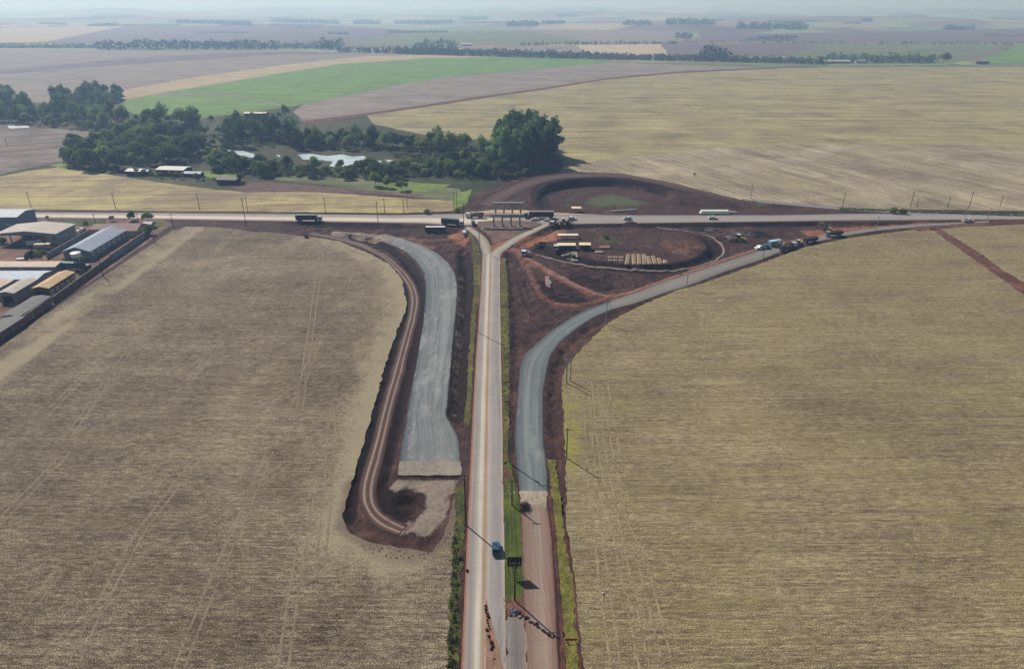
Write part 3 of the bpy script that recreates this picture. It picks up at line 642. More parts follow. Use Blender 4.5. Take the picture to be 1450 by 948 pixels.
strip('dirt_road', [(736.5,708),(738.5,760),(741,850),(746,948),(751,1300)], [(774,708),(781,760),(787,850),(792,948),(812,1300)], M_brown, z=.14, across=6, step=.8, jit=.2, drape=False)
M_dk = road_mat('dark_asphalt', [(0, '8f8780'), (.25, '857d76'), (.5, '736d68'), (.75, '80766e'), (1, '8a786c')], gain=.35, grime=[('2b2827', .58, .74, .16), ('857b74', .6, .8, .25)])
strip('road', [(716.5,876),(716.8,948),(722,1300)], [(742,876),(747,948),(752,1300)], M_dk, z=.155, across=4, step=.5, jit=.9, drape=False)
M_drift = mottled('orange_dust', [(.15, '7f6252'), (.5, '95745f'), (.85, 'a98a74')], .8, (1, .2, 1))
sheet('dirt_drift', [(688.5,845),(691,862),(697,885),(705,915),(712,948),(712,1000),(687,1000),(687.5,920),(687.5,880)], M_drift, .13, .5, .15, 3)
M_white = plain('road_paint', 'a9a296', .8, .2, 2)
strip('road_marking', [(713.4,742),(715.9,948),(720.4,1300)], [(713.9,742),(716.5,948),(721.2,1300)], M_white, z=.165, across=1, step=2, drape=False)
# pale dried mud
sheet('dried_mud', [(771,391),(776,393),(781,400),(779,406),(774,405),(772,398)], mottled('dried_mud', [(.2, '7a6864'), (.7, '9c8a86')], .6), .35, .6, .4, 2, drape=True, zz=-1.)

# far fields ------------------------------------------------
def fm(name, cols=None, **k):
    k.setdefault('fine', .55); k.setdefault('fs', .5); k.setdefault('sx', .6)
    return field_mat(name, cols, **k)
M_n1 = fm('stubble_yellow', ['6b5f4c', '83775c', '978b68', 'a79a70', 'b9ad84'], ang=R_(2), streak=1.2, rows=(6, R_(-6), .12), green=('9a9258', .5, .4, .8))
M_n2 = fm('stubble_beige', ['6c5f50', '857864', '9a8d76', 'ae9f86', 'c4b69a'], ang=R_(66), streak=.8, rows=(4.6, R_(66), .27), green=('a0965e', .5, .5, .85))
M_n3 = fm('stubble_taupe', ['6c6056', '80746a', '91857a', 'a1968a'], ang=R_(14), streak=.9)
M_gr = fm('green_crop', ['47602f', '587437', '688440', '789249', '8c9f58'], ang=R_(14), streak=.7, fine=.3, patch=.7)
M_tanf = fm('tan_crop', ['8d7c60', 'a28f70', 'b39f7e', 'bfae8c'], ang=R_(10), streak=.8)
M_pur = fm('ploughed_violet', ['5a4c4c', '675858', '756566', '827272'], ang=R_(6), streak=.8)
M_mau = fm('fallow_mauve', ['6c6058', '7e7168', '8d8076', '9a8e82'], ang=R_(8), streak=.9)
M_ylw = fm('stubble_gold', fine=1.1, cols=['7c6c58', '8f7e62', 'a39268', 'b3a36e', 'bfb07e'], ang=R_(-4), streak=1.2, rows=(6, R_(-14), .14), fs=.8, patch=1.2)
M_brn = fm('ploughed_brown', ['54463f', '665850', '786a60', '897c70', '9a8e82'], ang=R_(-22), streak=1.4, rows=(9, R_(-22), .4))
M_olv = fm('pasture_olive', ['4e5438', '636848', '757856', '8a8a66'], ang=R_(5))
M_pale = fm('pale_straw', ['a8967a', 'b8a688', 'c4b294'], ang=R_(70), streak=.9, rows=(16, R_(70), .3))
sheet('far_field', [(790,243),(800,236),(796,222),(720,200),(620,195),(530,176),(518,163),(600,151),(700,136),(780,125),(860,112),(960,103),(1100,96.5),(1300,95),(1800,93),(2300,200),(1450,207),(1230,205),(1100,207),(1000,212),(900,225)], M_n1, .05, 12, 1.5, 1)
sheet('far_field', [(790,243),(850,226),(900,222),(1000,211),(1100,206),(1230,204),(1450,206),(2300,199),(2600,300),(1450,299),(1300,297),(1230,296),(1100,288),(1050,283),(1000,272),(940,258),(880,248),(820,246)], M_n2, .07, 8, 1.2, 1)
sheet('far_field', [(415,158),(430,148),(560,121),(640,108),(860,89),(960,90),(1170,92),(1100,95.5),(960,101),(860,110),(780,123),(700,134),(600,149),(516,161),(470,168),(430,172)], M_n3, .06, 14, 1.5, 1)
sheet('dirt_track', [(430,171),(516,160.5),(600,148.5),(700,133.6),(780,122.8),(860,110),(960,101),(1100,95),(1160,92.5),(1160,93.6),(1100,96.8),(960,103.2),(860,112.4),(780,125.2),(700,136.6),(600,151.8),(516,164),(440,176)], M_dirt, .2, 12, 1., 1)
sheet('green_field', [(150,150),(215,134),(320,117),(400,103),(480,90.5),(600,82.5),(690,80.5),(760,80.3),(860,84.5),(870,87.5),(860,89),(640,108),(560,121),(430,148),(345,160),(270,169),(200,170)], M_gr, .06, 10, 1.5, 2)
sheet('dirt_track', [(215,134),(262,131.5),(330,134),(395,147),(395,149),(330,136),(262,133.2),(215,136)], M_mau, .2, 10, .5, 2)
sheet('far_field', [(170,141),(175,128),(260,112),(400,92),(520,79),(640,77),(760,79.5),(600,82.3),(480,90.3),(400,103),(215,133.6)], M_tanf, .08, 14, 2, 2)
sheet('far_field', [(-300,140),(-300,110),(0,104),(150,91),(395,75),(480,73),(600,77),(480,82),(400,91),(260,111),(170,128),(60,137)], M_mau, .05, 14, 2, 3)
sheet('far_field', [(-300,111),(0,105),(100,97),(260,86),(395,77),(500,76),(420,72),(300,75),(160,84),(0,99),(-300,104)], M_pur, .1, 14, 2, 3)
sheet('far_field', [(-300,104),(0,99),(160,84),(300,75),(390,71),(135,71),(0,69),(-300,70)], M_mau, .06, 16, 2, 4)
sheet('ploughed_field', [(-200,178),(-200,262),(0,247),(30,240),(88,229),(100,205),(135,187),(60,181),(0,178)], M_brn, .06, 6, 1, 4)
sheet('gold_field', [(-300,262),(0,250),(40,242),(85,237),(150,247),(230,259),(300,268),(345,272),(400,270),(480,274),(560,280),(640,284),(652,290),(640,299.5),(560,302),(480,301),(230,299),(60,297),(-300,295.5)], M_ylw, .05, 5, .8, 4)
sheet('farm_soil', [(320,262),(370,258),(430,262),(500,268),(600,276),(600,278.5),(500,274),(430,271),(400,272),(345,273)], mottled('farm_soil', [(.1, '4a3833'), (.5, '66504a'), (.9, '7f6a60')], .15), .1, 4, 1, 4)
sheet('scrub_ground', [(-60,156),(-40,138),(20,138),(50,148),(74,150),(90,142),(150,137),(176,140),(170,150),(200,168),(150,176),(60,166)], M_scrub, .12, 5, 1.5, 4)
sheet('scrub_ground', [(318,196),(420,188),(520,186),(640,196),(700,206),(760,230),(770,247),(735,252),(700,262),(668,282),(640,270),(560,262),(500,262),(430,262),(360,258),(325,250)], M_scrub, .035, 5, 1.5, 4)
M_lime = mottled('pasture_lime', [(.1, '4c5a30'), (.4, '66783a'), (.7, '809048'), (.95, '949656')], .3, gain=1.6)
sheet('pasture', [(385,247),(430,250),(520,254),(600,262),(650,268),(664,282),(640,285),(560,276),(500,268),(440,259),(390,255)], M_olv, .07, 4, 1, 2)
sheet('pasture', [(520,264),(580,258),(640,262),(600,272),(540,270)], M_lime, .11, 4, 1, 2); sheet('pasture', [(640,276),(668,268),(660,290),(642,296)], M_lime, .13, 4, .8, 2)
sheet('pasture', [(70,234),(92,230),(100,240),(85,238)], M_lime, .13, 4, .8, 2); sheet('pasture', [(270,243),(300,242),(345,248),(330,255),(280,250)], M_lime, .13, 4, .8, 2)
M_pool = NT('still_water'); M_pool.col(M_pool.ramp(M_pool.noise(M_pool.map(M_pool.pos(), (.5, 1.6, 1)), .08, 4, .65), [(.30, '76888c'), (.40, 'c4d4dc'), (.7, 'eef6fa')])); M_pool.b.inputs['Roughness'].default_value = .25; M_pool.b.inputs['Specular IOR Level'].default_value = .8  # bright sky and dark reflections painted into the water colour
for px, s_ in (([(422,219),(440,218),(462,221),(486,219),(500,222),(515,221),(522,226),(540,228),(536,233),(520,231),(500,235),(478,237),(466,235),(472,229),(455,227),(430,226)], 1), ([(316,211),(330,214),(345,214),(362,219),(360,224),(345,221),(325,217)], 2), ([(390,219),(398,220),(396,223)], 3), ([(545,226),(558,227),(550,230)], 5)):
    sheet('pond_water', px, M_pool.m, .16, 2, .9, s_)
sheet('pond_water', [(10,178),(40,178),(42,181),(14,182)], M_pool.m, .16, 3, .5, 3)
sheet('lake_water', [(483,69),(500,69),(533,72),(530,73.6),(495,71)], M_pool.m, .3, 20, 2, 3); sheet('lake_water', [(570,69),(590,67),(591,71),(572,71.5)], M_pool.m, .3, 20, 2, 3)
sheet('yard_ground', [(-300,310),(60,309.5),(150,310.5),(232,312),(244,318),(140,392),(60,441),(0,486),(-300,700)], mottled('yard_soil', [(.1, '4f3d38'), (.45, '6e554a'), (.7, '8a6a58'), (.92, '9c8270')], .12), .04, 4, .3, 4)
sheet('grass_patch', [(70,310.5),(150,311.5),(150,318),(110,320),(70,316)], M_grass, .09, 2, .5, 3); sheet('grass_patch', [(205,314),(234,314),(230,321),(214,328),(205,325)], M_grass2, .09, 2, .5, 3)
# fields further out, below the horizon
def far_quad(px, mat, z=.5, n='far_field'): sheet(n, px, mat, z, 60, 4, 2)
far_quad([(860,88),(1000,88),(1100,91),(1170,91.5),(1500,91),(1900,90),(1900,94),(1300,94.6),(1100,96)], M_olv, .1)
far_quad([(815,63.5),(935,62),(946,78),(905,80),(830,75)], M_pale, .4)
far_quad([(640,66),(815,63.5),(830,75),(760,76),(690,72)], M_mau, .35)
far_quad([(935,62),(1130,59.5),(1165,66),(1110,79),(1000,82),(946,78)], M_pur, .35)
far_quad([(1165,66),(1130,60),(1440,62),(1350,89),(1240,88),(1110,80)], M_olv, .4)
far_quad([(1375,90),(1445,63),(1600,62),(1700,90)], M_gr, .45)
far_quad([(1100,47),(1450,40),(1700,40),(1700,60),(1450,60),(1130,59),(1000,59),(985,44)], M_pur, .6)
far_quad([(600,44),(745,43),(840,60),(740,63),(560,63),(480,60)], M_olv, .6)
far_quad([(745,43),(985,42),(965,60),(850,61)], M_mau, .6)
far_quad([(180,36),(480,36),(600,44),(470,61),(300,62),(60,60)], M_pur, .6)
far_quad([(-200,42),(180,36),(60,60),(-200,64)], M_tanf, .6)

# ------------------------------------------------------------------ trees
M_bark = plain('bark', '5b4c40', .9, .3, 2); M_paleb = plain('pale_bark', '9a8f80', .9, .25, 2)
LM = {'dark': leaf_mat('leaf_dark', '3a4e2c', '5c763c', '94a85a'), 'mid': leaf_mat('leaf_mid', '40552f', '657c42', '98a65a'),
      'euc': leaf_mat('leaf_eucalyptus', '365038', '58764e', '90ac70'), 'light': leaf_mat('leaf_light', '4c5c33', '728446', '98a464'), 'dry': leaf_mat('leaf_dry', '4a3f3a', '60524a', '75675c')}
def crown_mesh(seed, w, h, z0, n, leaf, kind='round'):
    r = random.Random(seed); vs = []; fs = []
    blobs = []
    if kind == 'euc':
        for i in range(16):
            t = i / 15; rad = w * (.30 + .55 * math.sin(math.pi * min(1, t * .86 + .12))) * r.uniform(.7, 1.05); a = r.uniform(0, 6.28); o = rad * .45
            blobs.append((o * math.cos(a), o * math.sin(a), z0 + (h - z0) * (.06 + .84 * t), rad * .62, rad * .62, (h - z0) * .12))
    elif kind == 'bush':
        for i in range(6):
            a = r.uniform(0, 6.28); o = r.uniform(0, w * .3); blobs.append((o * math.cos(a), o * math.sin(a), h * r.uniform(.3, .6), w * r.uniform(.22, .34), w * r.uniform(.22, .34), h * r.uniform(.3, .4)))
    else:
        for i in range(13):
            a = r.uniform(0, 6.28); o = math.sqrt(r.random()) * w * .33; zz = z0 + (h - z0) * (.22 + .6 * (1 - (o / (w * .36)) ** 2) * r.uniform(.35, 1))
            rr = w * r.uniform(.14, .24); blobs.append((o * math.cos(a), o * math.sin(a), zz, rr, rr, rr * .75))
    tot = sum(b[3] ** 2 for b in blobs)
    for b in blobs:
        for _ in range(int(n * b[3] ** 2 / tot)):
            d = Vector((r.gauss(0, 1), r.gauss(0, 1), r.gauss(0, 1))).normalized(); k = r.uniform(.72, 1.08)
            p = Vector((b[0] + d.x * b[3] * k, b[1] + d.y * b[4] * k, max(.15, b[2] + d.z * b[5] * k)))
            nrm = (d + .7 * Vector((r.gauss(0, 1), r.gauss(0, 1), r.gauss(0, 1) + .3))).normalized(); u = nrm.orthogonal().normalized(); v = nrm.cross(u)
            a = r.uniform(0, 3.14); u, v = u * math.cos(a) + v * math.sin(a), v * math.cos(a) - u * math.sin(a); s = leaf * r.uniform(.6, 1.3)
            q = len(vs); vs += [p - u * s, p - v * s * .7, p + u * s, p + v * s * .7]; fs.append((q, q + 1, q + 2, q + 3))
    return vs, fs, blobs
def make_tree(name, seed, w, h, z0, n, leaf, kind, lm, bark=M_bark):
    root = empty(name)
    vs, fs, blobs = crown_mesh(seed, w, h, z0, n, leaf, kind)
    MB().add(vs, fs).build('crown', LM[lm], root)
    t = MB(); r = random.Random(seed + 1)
    if kind != 'bush':
        hh = z0 + (h - z0) * (.8 if kind == 'euc' else .5)
        t.cyl((0, 0, -.3), (0, 0, z0), .028 * h ** .9 * .5 + .1, .02 * h ** .9 * .5 + .08, 7); t.cyl((0, 0, z0), (r.uniform(-.3, .3), r.uniform(-.3, .3), hh), .012 * h + .05, .05, 6)
        for b in blobs[::2]: t.cyl((0, 0, z0 + (b[2] - z0) * .3), (b[0], b[1], b[2]), .09 + .006 * h, .03, 5)
        t.build('trunk', bark, root)
    else:
        for b in blobs: t.cyl((0, 0, 0), (b[0], b[1], b[2]), .06, .02, 4)
        t.build('stem', bark, root)
    return root
PROTO = {
 'broad': [make_tree('broadleaf_tree', 10 + k, 11, 10.5 + k * .5, 2.4, 1500, .55, 'round', lm) for k, lm in enumerate(['dark', 'mid', 'dark', 'mid'])],
 'euc': [make_tree('eucalyptus_tree', 30 + k, 8.5, 27, 5, 2600, .7, 'euc', 'euc', M_paleb) for k in range(3)],
 'tall': [make_tree('tall_tree', 40 + k, 6.5, 15, 3, 1400, .5, 'euc', 'dark') for k in range(2)],
 'bush': [make_tree('bush', 50 + k, 5, 3.2, 0, 420, .34, 'bush', lm) for k, lm in enumerate(['mid', 'light', 'dark'])],
 'dry': [make_tree('bare_tree', 60, 9, 8, 2.2, 700, .4, 'round', 'dry')],
 'light': [make_tree('broadleaf_tree', 70, 8, 7.5, 1.8, 1000, .45, 'round', 'light')],
}
used = set(); TREES = []
def put_tree(kind, px, py, s=1.0, label=None, group=None, var=None, zz=None, world=None, cat='tree', r=random):
    k = r.randrange(len(PROTO[kind])) if var is None else var
    p = PROTO[kind][k]
    if id(p) in used: o = copy_tree(p)
    else: o = p; used.add(id(p))
    x, y = world if world else WG(px, py); o.location = (x, y, ground_z(x, y) if zz is None else zz); o.rotation_euler = (0, 0, r.uniform(0, 6.28))
    sx = s * r.uniform(.93, 1.07); o.scale = (sx, sx, s * r.uniform(.92, 1.08))
    tag(o, label, cat, group); TREES.append(o); return o
def inpoly(p, poly): return sd_poly(np.array([p]), np.array(poly, float))[0] < 0
def wood(poly, n, kinds, smin, smax, mind, label, group, seed=1, avoid=()):
    r = random.Random(seed); wp = wpoly(poly); lo, hi = wp.min(0), wp.max(0); pts = []; tries = 0
    while len(pts) < n and tries < 9000:
        tries += 1; p = (r.uniform(lo[0], hi[0]), r.uniform(lo[1], hi[1]))
        if sd_poly(np.array([p]), wp)[0] > 0: continue
        if any(math.hypot(p[0] - q[0], p[1] - q[1]) < mind for q in pts): continue
        if any(sd_poly(np.array([p]), wpoly(a))[0] < 1.5 for a in avoid): continue
        pts.append(p)
    for p in pts:
        kd = r.choice(kinds); lb = label[kd] if isinstance(label, dict) else label
        put_tree(kd, 0, 0, r.uniform(smin, smax), lb, group if kd != 'bush' else group + ', low bushes', world=p, cat='bush' if kd == 'bush' else 'tree', r=r)
POND = [[(415,215),(545,217),(562,228),(530,238),(460,240),(415,230)], [(312,207),(365,214),(366,228),(318,221)]]
# eucalyptus block behind the embankment
wood([(690,222),(720,205),(760,205),(785,222),(788,236),(760,240),(710,240),(688,232)], 38, ['euc'], 1.0, 1.22, 5.2, 'tall dark eucalyptus in the dense clump behind the embankment ring', 'eucalyptus trees in the tall clump', 3)
wood([(92,236),(95,212),(140,200),(230,196),(285,205),(292,225),(250,234),(180,240),(120,246)], 62, ['broad', 'broad', 'broad', 'broad', 'light'], 1.25, 1.65, 7.6, {'broad': 'dark broadleaf tree in the dense wood behind the farm sheds', 'light': 'paler round tree in the dense wood behind the farm sheds'}, 'trees of the wood behind the farm sheds', 4)
wood([(-30,170),(0,150),(60,160),(130,165),(200,170),(290,180),(300,192),(220,192),(140,186),(60,178),(0,172)], 90, ['broad', 'broad', 'tall', 'light', 'light', 'bush'], 1.1, 1.7, 7.6, {'broad': 'dark tree in the valley strip between the ploughed field and green crop', 'light': 'light green tree in the valley strip beside the ploughed field', 'tall': 'slim tall tree in the valley strip beside the ploughed field', 'bush': 'low bush in the valley strip beside the ploughed field'}, 'trees of the valley strip', 5)
wood([(78,146),(90,137),(170,134),(172,142),(150,150),(95,155)], 36, ['broad', 'broad', 'tall'], 1.15, 1.5, 7, {'broad': 'dark tree of the rounded grove left of the green crop', 'tall': 'taller tree in the rounded grove left of the green crop'}, 'grove left of the green crop', 6)
wood([(-40,150),(-40,130),(20,133),(40,142),(30,150)], 20, ['broad'], 1.1, 1.5, 8, 'hazy tree at the far end of the valley strip near the frame edge', 'far end of the valley strip', 7)
wood([(285,222),(300,205),(328,200),(332,212),(330,236),(300,244)], 14, ['broad', 'light', 'broad'], .8, 1.15, 6, {'broad': 'dark tree between the farm wood and the small pond', 'light': 'pale tree between the farm wood and the small pond'}, 'trees left of the small pond', 17)
wood([(325,205),(330,188),(380,186),(420,196),(418,212),(360,210)], 22, ['tall', 'broad', 'tall'], 1.25, 1.6, 5.5, {'tall': 'tall dark tree on the far bank above the pond inlet', 'broad': 'spreading dark tree on the far bank above the pond inlet'}, 'tall trees above the pond inlet', 8)
wood([(420,212),(440,200),(560,205),(650,208),(690,214),(690,224),(640,216),(560,214),(480,212)], 46, ['broad', 'tall', 'broad'], .9, 1.4, 6, {'tall': 'slim dark tree in the line along the far bank', 'broad': 'round dark tree in the line along the far bank'}, 'tree line on the far bank of the pond', 9)
wood([(600,238),(650,226),(690,230),(740,240),(742,250),(690,252),(640,250)], 34, ['broad', 'broad', 'light', 'bush'], .8, 1.2, 5.5, {'broad': 'mid green tree in the thicket below the eucalyptus clump', 'light': 'bright green tree in the thicket below the eucalyptus clump', 'bush': 'bush in the thicket below the eucalyptus clump'}, 'thicket below the eucalyptus clump', 10)
wood([(300,232),(330,226),(380,232),(440,240),(560,240),(600,245),(560,256),(480,254),(400,250),(330,246)], 50, ['broad', 'broad', 'light', 'bush', 'bush'], .75, 1.15, 5.5, {'broad': 'round tree on the near bank of the pond', 'light': 'paler tree on the near bank of the pond', 'bush': 'bush on the near bank of the pond'}, 'growth on the near bank of the pond', 11, POND)
wood([(560,232),(620,228),(690,238),(690,252),(600,250)], 50, ['bush'], 1.0, 1.9, 4, 'low bush in the marsh right of the pond', 'marsh bushes', 12)
wood([(330,226),(420,228),(560,238),(560,242),(420,240),(330,232)], 18, ['bush'], .7, 1.1, 4, 'low bush at the pond edge', 'pond edge', 13, POND)
wood([(160,246),(200,250),(290,258),(345,262),(340,256),(280,252),(200,247),(165,243)], 24, ['bush', 'light'], .5, .8, 4, {'bush': 'bush in the hedge below the farm sheds', 'light': 'small light tree in the hedge below the farm sheds'}, 'hedge below the farm sheds', 14)
for kd, px, py, s_, lb in [('broad',258,180,1.9,'large solitary round tree below the green crop'),('broad',404,165,1.3,'dark tree beside the pale farm roof at the field corner'),('light',395,167,.9,'smaller tree left of the field corner tree'),
    ('tall',224,182,1.2,'slender tree left of the large round tree'),('tall',210,184,1.0,'shorter slender tree in the valley by the green crop'),('dry',205,188,1.3,'bare purplish tree in the valley strip'),('dry',318,192,.9,'bare tree at the left of the tall pond trees'),
    ('broad',612,212,1.5,'emergent tree with an open crown above the far bank line'),('broad',372,250,1.15,'big dark tree in front of the pond inlet'),('broad',385,247,1.0,'dark tree touching the big one before the pond inlet'),
    ('broad',532,264,.95,'spreading tree standing on the pasture, left one of the pair'),('broad',569,270,.8,'round small tree standing on the pasture near the road poles'),('broad',548,266,.75,'second crown of the pasture pair'),
    ('light',745,250,.9,'bright green tree at the foot of the eucalyptus clump'),('light',735,253,.8,'small bright tree beside the embankment corner'),('dry',712,254,1.0,'grey twiggy tree at the embankment corner'),
    ('broad',310,190,.8,'small dark tree on the reddish bank'),('bush',300,170,1.6,'dark round bush at the corner of the green crop'),('broad',310,245,.6,'little dark tree on the near bank by the farm')]:
    put_tree(kd, px, py, s_, lb)
for kd, px, py, s_, lb in [('broad',188,312.5,.55,'small dark green tree by the highway left of the grey lamp'),('broad',210,314,.62,'flat topped dark tree at the corner of the walled lot'),('dry',160,313,.45,'reddish shrub tree by the red roofed house'),('broad',212,332,.55,'dark tree against the wall right of the red roofed house'),('broad',203,335,.5,'second dark tree against the wall beside the red roofed house'),
    ('light',68,311,.35,'little tree beside the grey warehouse on the highway'),('broad',47,371,.62,'dark round tree in the yard, left one of two'),('broad',60,370,.62,'dark round tree in the yard, right one of two'),('light',94,374,.45,'yellow green tree left of the water tower'),('broad',118,374,.42,'dark tree right of the water tower'),('bush',122,318,.8,'low hedge bush beside the long shed'),
    ('bush',5,345,1.1,'light bush at the left end of the open hall'),('bush',648,301,1.2,'yellow green bush by the highway poles'),('bush',604,303,1.0,'dark bush at the highway verge'),('bush',434,337,.6,'small bush under the pole at the field corner'),
    ('bush',857,338,.8,'dark bush inside the storage oval'),('bush',1265,302,1.2,'dark bush on the bank of the slip road'),('bush',1277,303,1.0,'second dark bush on the bank of the slip road'),('dry',983,249,.3,'twiggy sapling at the corner of the far field')]:
    put_tree(kd, px, py, s_, lb, cat='bush' if kd == 'bush' else 'tree')
LM['dead'] = leaf_mat('dead_twigs', '1a1718', '2c2628', '4a4040'); PROTO['dead'] = [make_tree('bush', 61, 4.6, 2.0, 0, 330, .2, 'bush', 'dead')]
o = put_tree('dead', 744, 722, 1.0, 'dark dry bush on the end of the new gravel road', zz=-.1, cat='bush')
# low growth along verges
M_leafmass = leaf_mat('leaf_mass', '2a3c2e', '40563e', '627854')
def leaf_mass(name, items, leaf, n, mat, label=None, cat=None, seed=1, kind='stuff', up=0.):
    r = random.Random(seed); vs = []; fs = []
    for (x, y, w, h) in items:
        z0 = float(roll_far(np.array([[x, y]]))[0]) if math.hypot(x, y) > 2300 else ground_z(x, y)
        for _ in range(n):
            d = Vector((r.gauss(0, 1), r.gauss(0, 1), r.gauss(0, 1))).normalized(); k = r.uniform(.6, 1)
            p = Vector((x + d.x * w * .5 * k, y + d.y * w * .5 * k, z0 + h * .5 + d.z * h * .52 * k))
            nrm = Vector((r.gauss(0, 1), r.gauss(0, 1), r.gauss(0, 1) + up)).normalized(); u = nrm.orthogonal().normalized(); v = nrm.cross(u); s = leaf * r.uniform(.6, 1.4)
            q = len(vs); vs += [p - u * s, p - v * s * .8, p + u * s, p + v * s * .8]; fs.append((q, q + 1, q + 2, q + 3))
    o = MB().add(vs, fs).build(name, mat); return tag(o, label, cat, kind=kind)
def far_strip(x0, x1, y, hpx, rows=2, name='forest_strip', label='distant strip of dark trees', seed=1, y1=None, gap=0.):
    r = random.Random(seed); y1 = y if y1 is None else y1; it = []
    a = W(x0, y); b = W(x1, y1); L = math.hypot(a[0] - b[0], a[1] - b[1]); hh = hpx / (F / a[1]) * 1.0; hh = min(hh, 34)
    n = max(3, int(L / (hh * .55)))
    for k in range(n):
        if r.random() < gap: continue
        t = (k + r.uniform(-.3, .3)) / n
        for j in range(rows): it.append((a[0] + (b[0] - a[0]) * t + r.uniform(-3, 3), a[1] + (b[1] - a[1]) * t + j * hh * .7, hh * r.uniform(.6, 1.1), hh * r.uniform(.6, 1.15)))
    return leaf_mass(name, it, hh * .09, 60, M_leafmass, label, 'forest', seed)
for a in [(137,395,70,12,2,'long straight belt of dark trees across the far violet fields'),(-40,137,68,6,2,'thin hazy tree belt left of the long straight belt'),(395,480,69,8,2,'lower tree belt right of the long straight belt'),(455,486,70,13,2,'taller clump at the left of the distant lake'),
          (-20,88,38,6,2,'hazy wood near the upper corner of the photo'),(1002,1036,84,17,3,'tall clump rising from the tree line above the far stubble'),(1175,1330,89,13,2,'dark tree belt at the far edge of the big stubble field'),
          (655,692,23,5,2,'faint wood far out near the horizon'),(722,765,37,8,2,'hazy oval wood beyond the pale straw field'),(771,801,35,6,2,'smaller hazy wood right of the oval one'),(788,818,21,5,2,'very faint small wood near the horizon'),(884,924,38,7,2,'hazy wood above the tree line gap'),
          (944,1014,38,9,2,'long hazy wood in the upper centre'),(1046,1146,42,9,2,'long dark wood beyond the violet field'),(960,982,54,8,2,'small dark wood at the field corner'),(1108,1163,9,4,2,'faint wood on the horizon'),(1342,1386,40,9,2,'rectangular hazy wood at the right'),
          (1260,1315,22,4,2,'faint wood above the pale green far field'),(1223,1237,32,5,2,'tiny wood among far fields'),(251,357,33,5,2,'hazy wood left of the upper centre'),(384,480,27,7,2,'wide faint wood with a dip'),(126,169,36,5,2,'small faint wood at the upper left'),(500,540,27,7,2,'hazy square wood at the upper left centre'),(560,640,27,5,2,'low hazy wood at the upper centre')]:
    far_strip(a[0], a[1], a[2], a[3], a[4], 'forest_strip', a[5], seed=a[0])
rr_ = random.Random(77)
for k in range(34):
    yy = rr_.uniform(9, 58); xx = rr_.uniform(0, 1430); ln = rr_.uniform(10, 90) * (1.0 if yy > 25 else .8)
    o = far_strip(xx, xx + ln, yy, max(1.6, yy * .085), 1, 'forest_strip', 'thin hazy line of trees among the far fields', 200 + k, yy + rr_.uniform(-1, 1))
    o['group'] = 'thin tree lines among the far fields'
far_strip(560, 860, 76, 9, 3, label='winding tree line behind the green crop, left stretch', seed=5, y1=84)
far_strip(860, 1172, 84, 8, 3, label='winding tree line above the big stubble field, right stretch', seed=6, y1=91)
far_strip(480, 640, 74, 8, 2, label='tree belt along the distant lake', seed=7, y1=77); far_strip(590, 650, 72, 14, 2, label='taller trees at the right of the distant lake', seed=8)
far_strip(740, 960, 64, 5, 1, label='thin hedge above the pale straw field', seed=9, y1=62, gap=.3); far_strip(960, 1450, 60, 3, 1, label='dotted hedge below the violet field', seed=10, y1=63, gap=.6)
far_strip(1000, 1450, 10, 2, 1, label='faint hedge line near the horizon', seed=11, y1=13, gap=.3)
far_strip(590, 600, 77, 8, 1, label='short hedge by the distant sheds', seed=12)
p = PROTO['dry'][0]; o = copy_tree(p); x, y = W(1335, 90); o.location = (x, y, 0); o.scale = (3.2, 3.2, 3.0); tag(o, 'reddish round tree at the right end of the dark belt', 'tree')
M_under = leaf_mat('undergrowth_leaf', '323f28', '4a5834', '6c7646')
def under(poly, n, seed, lo_=1.5, hi_=4.5, mat=None):
    r = random.Random(seed); wp = wpoly(poly); a, b = wp.min(0), wp.max(0); it = []
    while len(it) < n:
        p = (r.uniform(a[0], b[0]), r.uniform(a[1], b[1]))
        if sd_poly(np.array([p]), wp)[0] < 0 and not any(sd_poly(np.array([p]), wpoly(q))[0] < 1 for q in POND): it.append((p[0], p[1], r.uniform(3, 9), r.uniform(lo_, hi_)))
    leaf_mass('undergrowth', it, .55, 34, mat or M_under, None, None, seed, 'stuff')
under([(-30,168),(0,150),(90,155),(200,168),(290,178),(310,196),(220,196),(140,190),(60,182),(0,175)], 420, 1)
under([(300,200),(340,188),(420,192),(560,205),(690,208),(700,226),(640,222),(560,214),(420,212),(340,212)], 260, 2)
under([(545,218),(600,220),(690,222),(740,242),(735,254),(660,256),(600,250),(560,256),(480,256),(400,251),(300,246),(300,230),(330,224),(420,236),(530,240)], 520, 3, .8, 3)
under([(76,150),(92,140),(172,136),(174,146),(120,156)], 130, 6, 3, 7)
under([(-40,152),(-40,134),(20,136),(44,146),(30,156)], 60, 7, 3, 7)
under([(92,238),(100,212),(180,200),(290,212),(292,234),(180,244)], 200, 4)
# bank hedge
leaf_mass('hedge', [(lambda w: (w[0], w[1], 2.2, 1.3))(W(x + random.uniform(-2, 2), 297 + (x - 1190) * .035 + random.uniform(-.4, .4))) for x in range(1190, 1470, 3)], .3, 40, LM['dark'], 'low dark hedge along the slip road bank', 'hedge', 4, None)
def verge(poly, n, mat, name, seed, h=.28):
    r = random.Random(seed); wp = wpoly(poly); lo, hi = wp.min(0), wp.max(0); it = []
    while len(it) < n:
        p = (r.uniform(lo[0], hi[0]), r.uniform(lo[1], hi[1]))
        if sd_poly(np.array([p]), wp)[0] < 0: it.append((p[0], p[1], r.uniform(.4, 1.3), h * r.uniform(.4, 1.6)))
    leaf_mass(name, it, .16, 16, mat, None, None, seed, 'stuff', up=1.6)
M_weed = leaf_mat('weeds', '4c5024', '6a6a30', '8a8444'); M_weed2 = leaf_mat('weeds_dark', '28331a', '3d4a22', '566030')

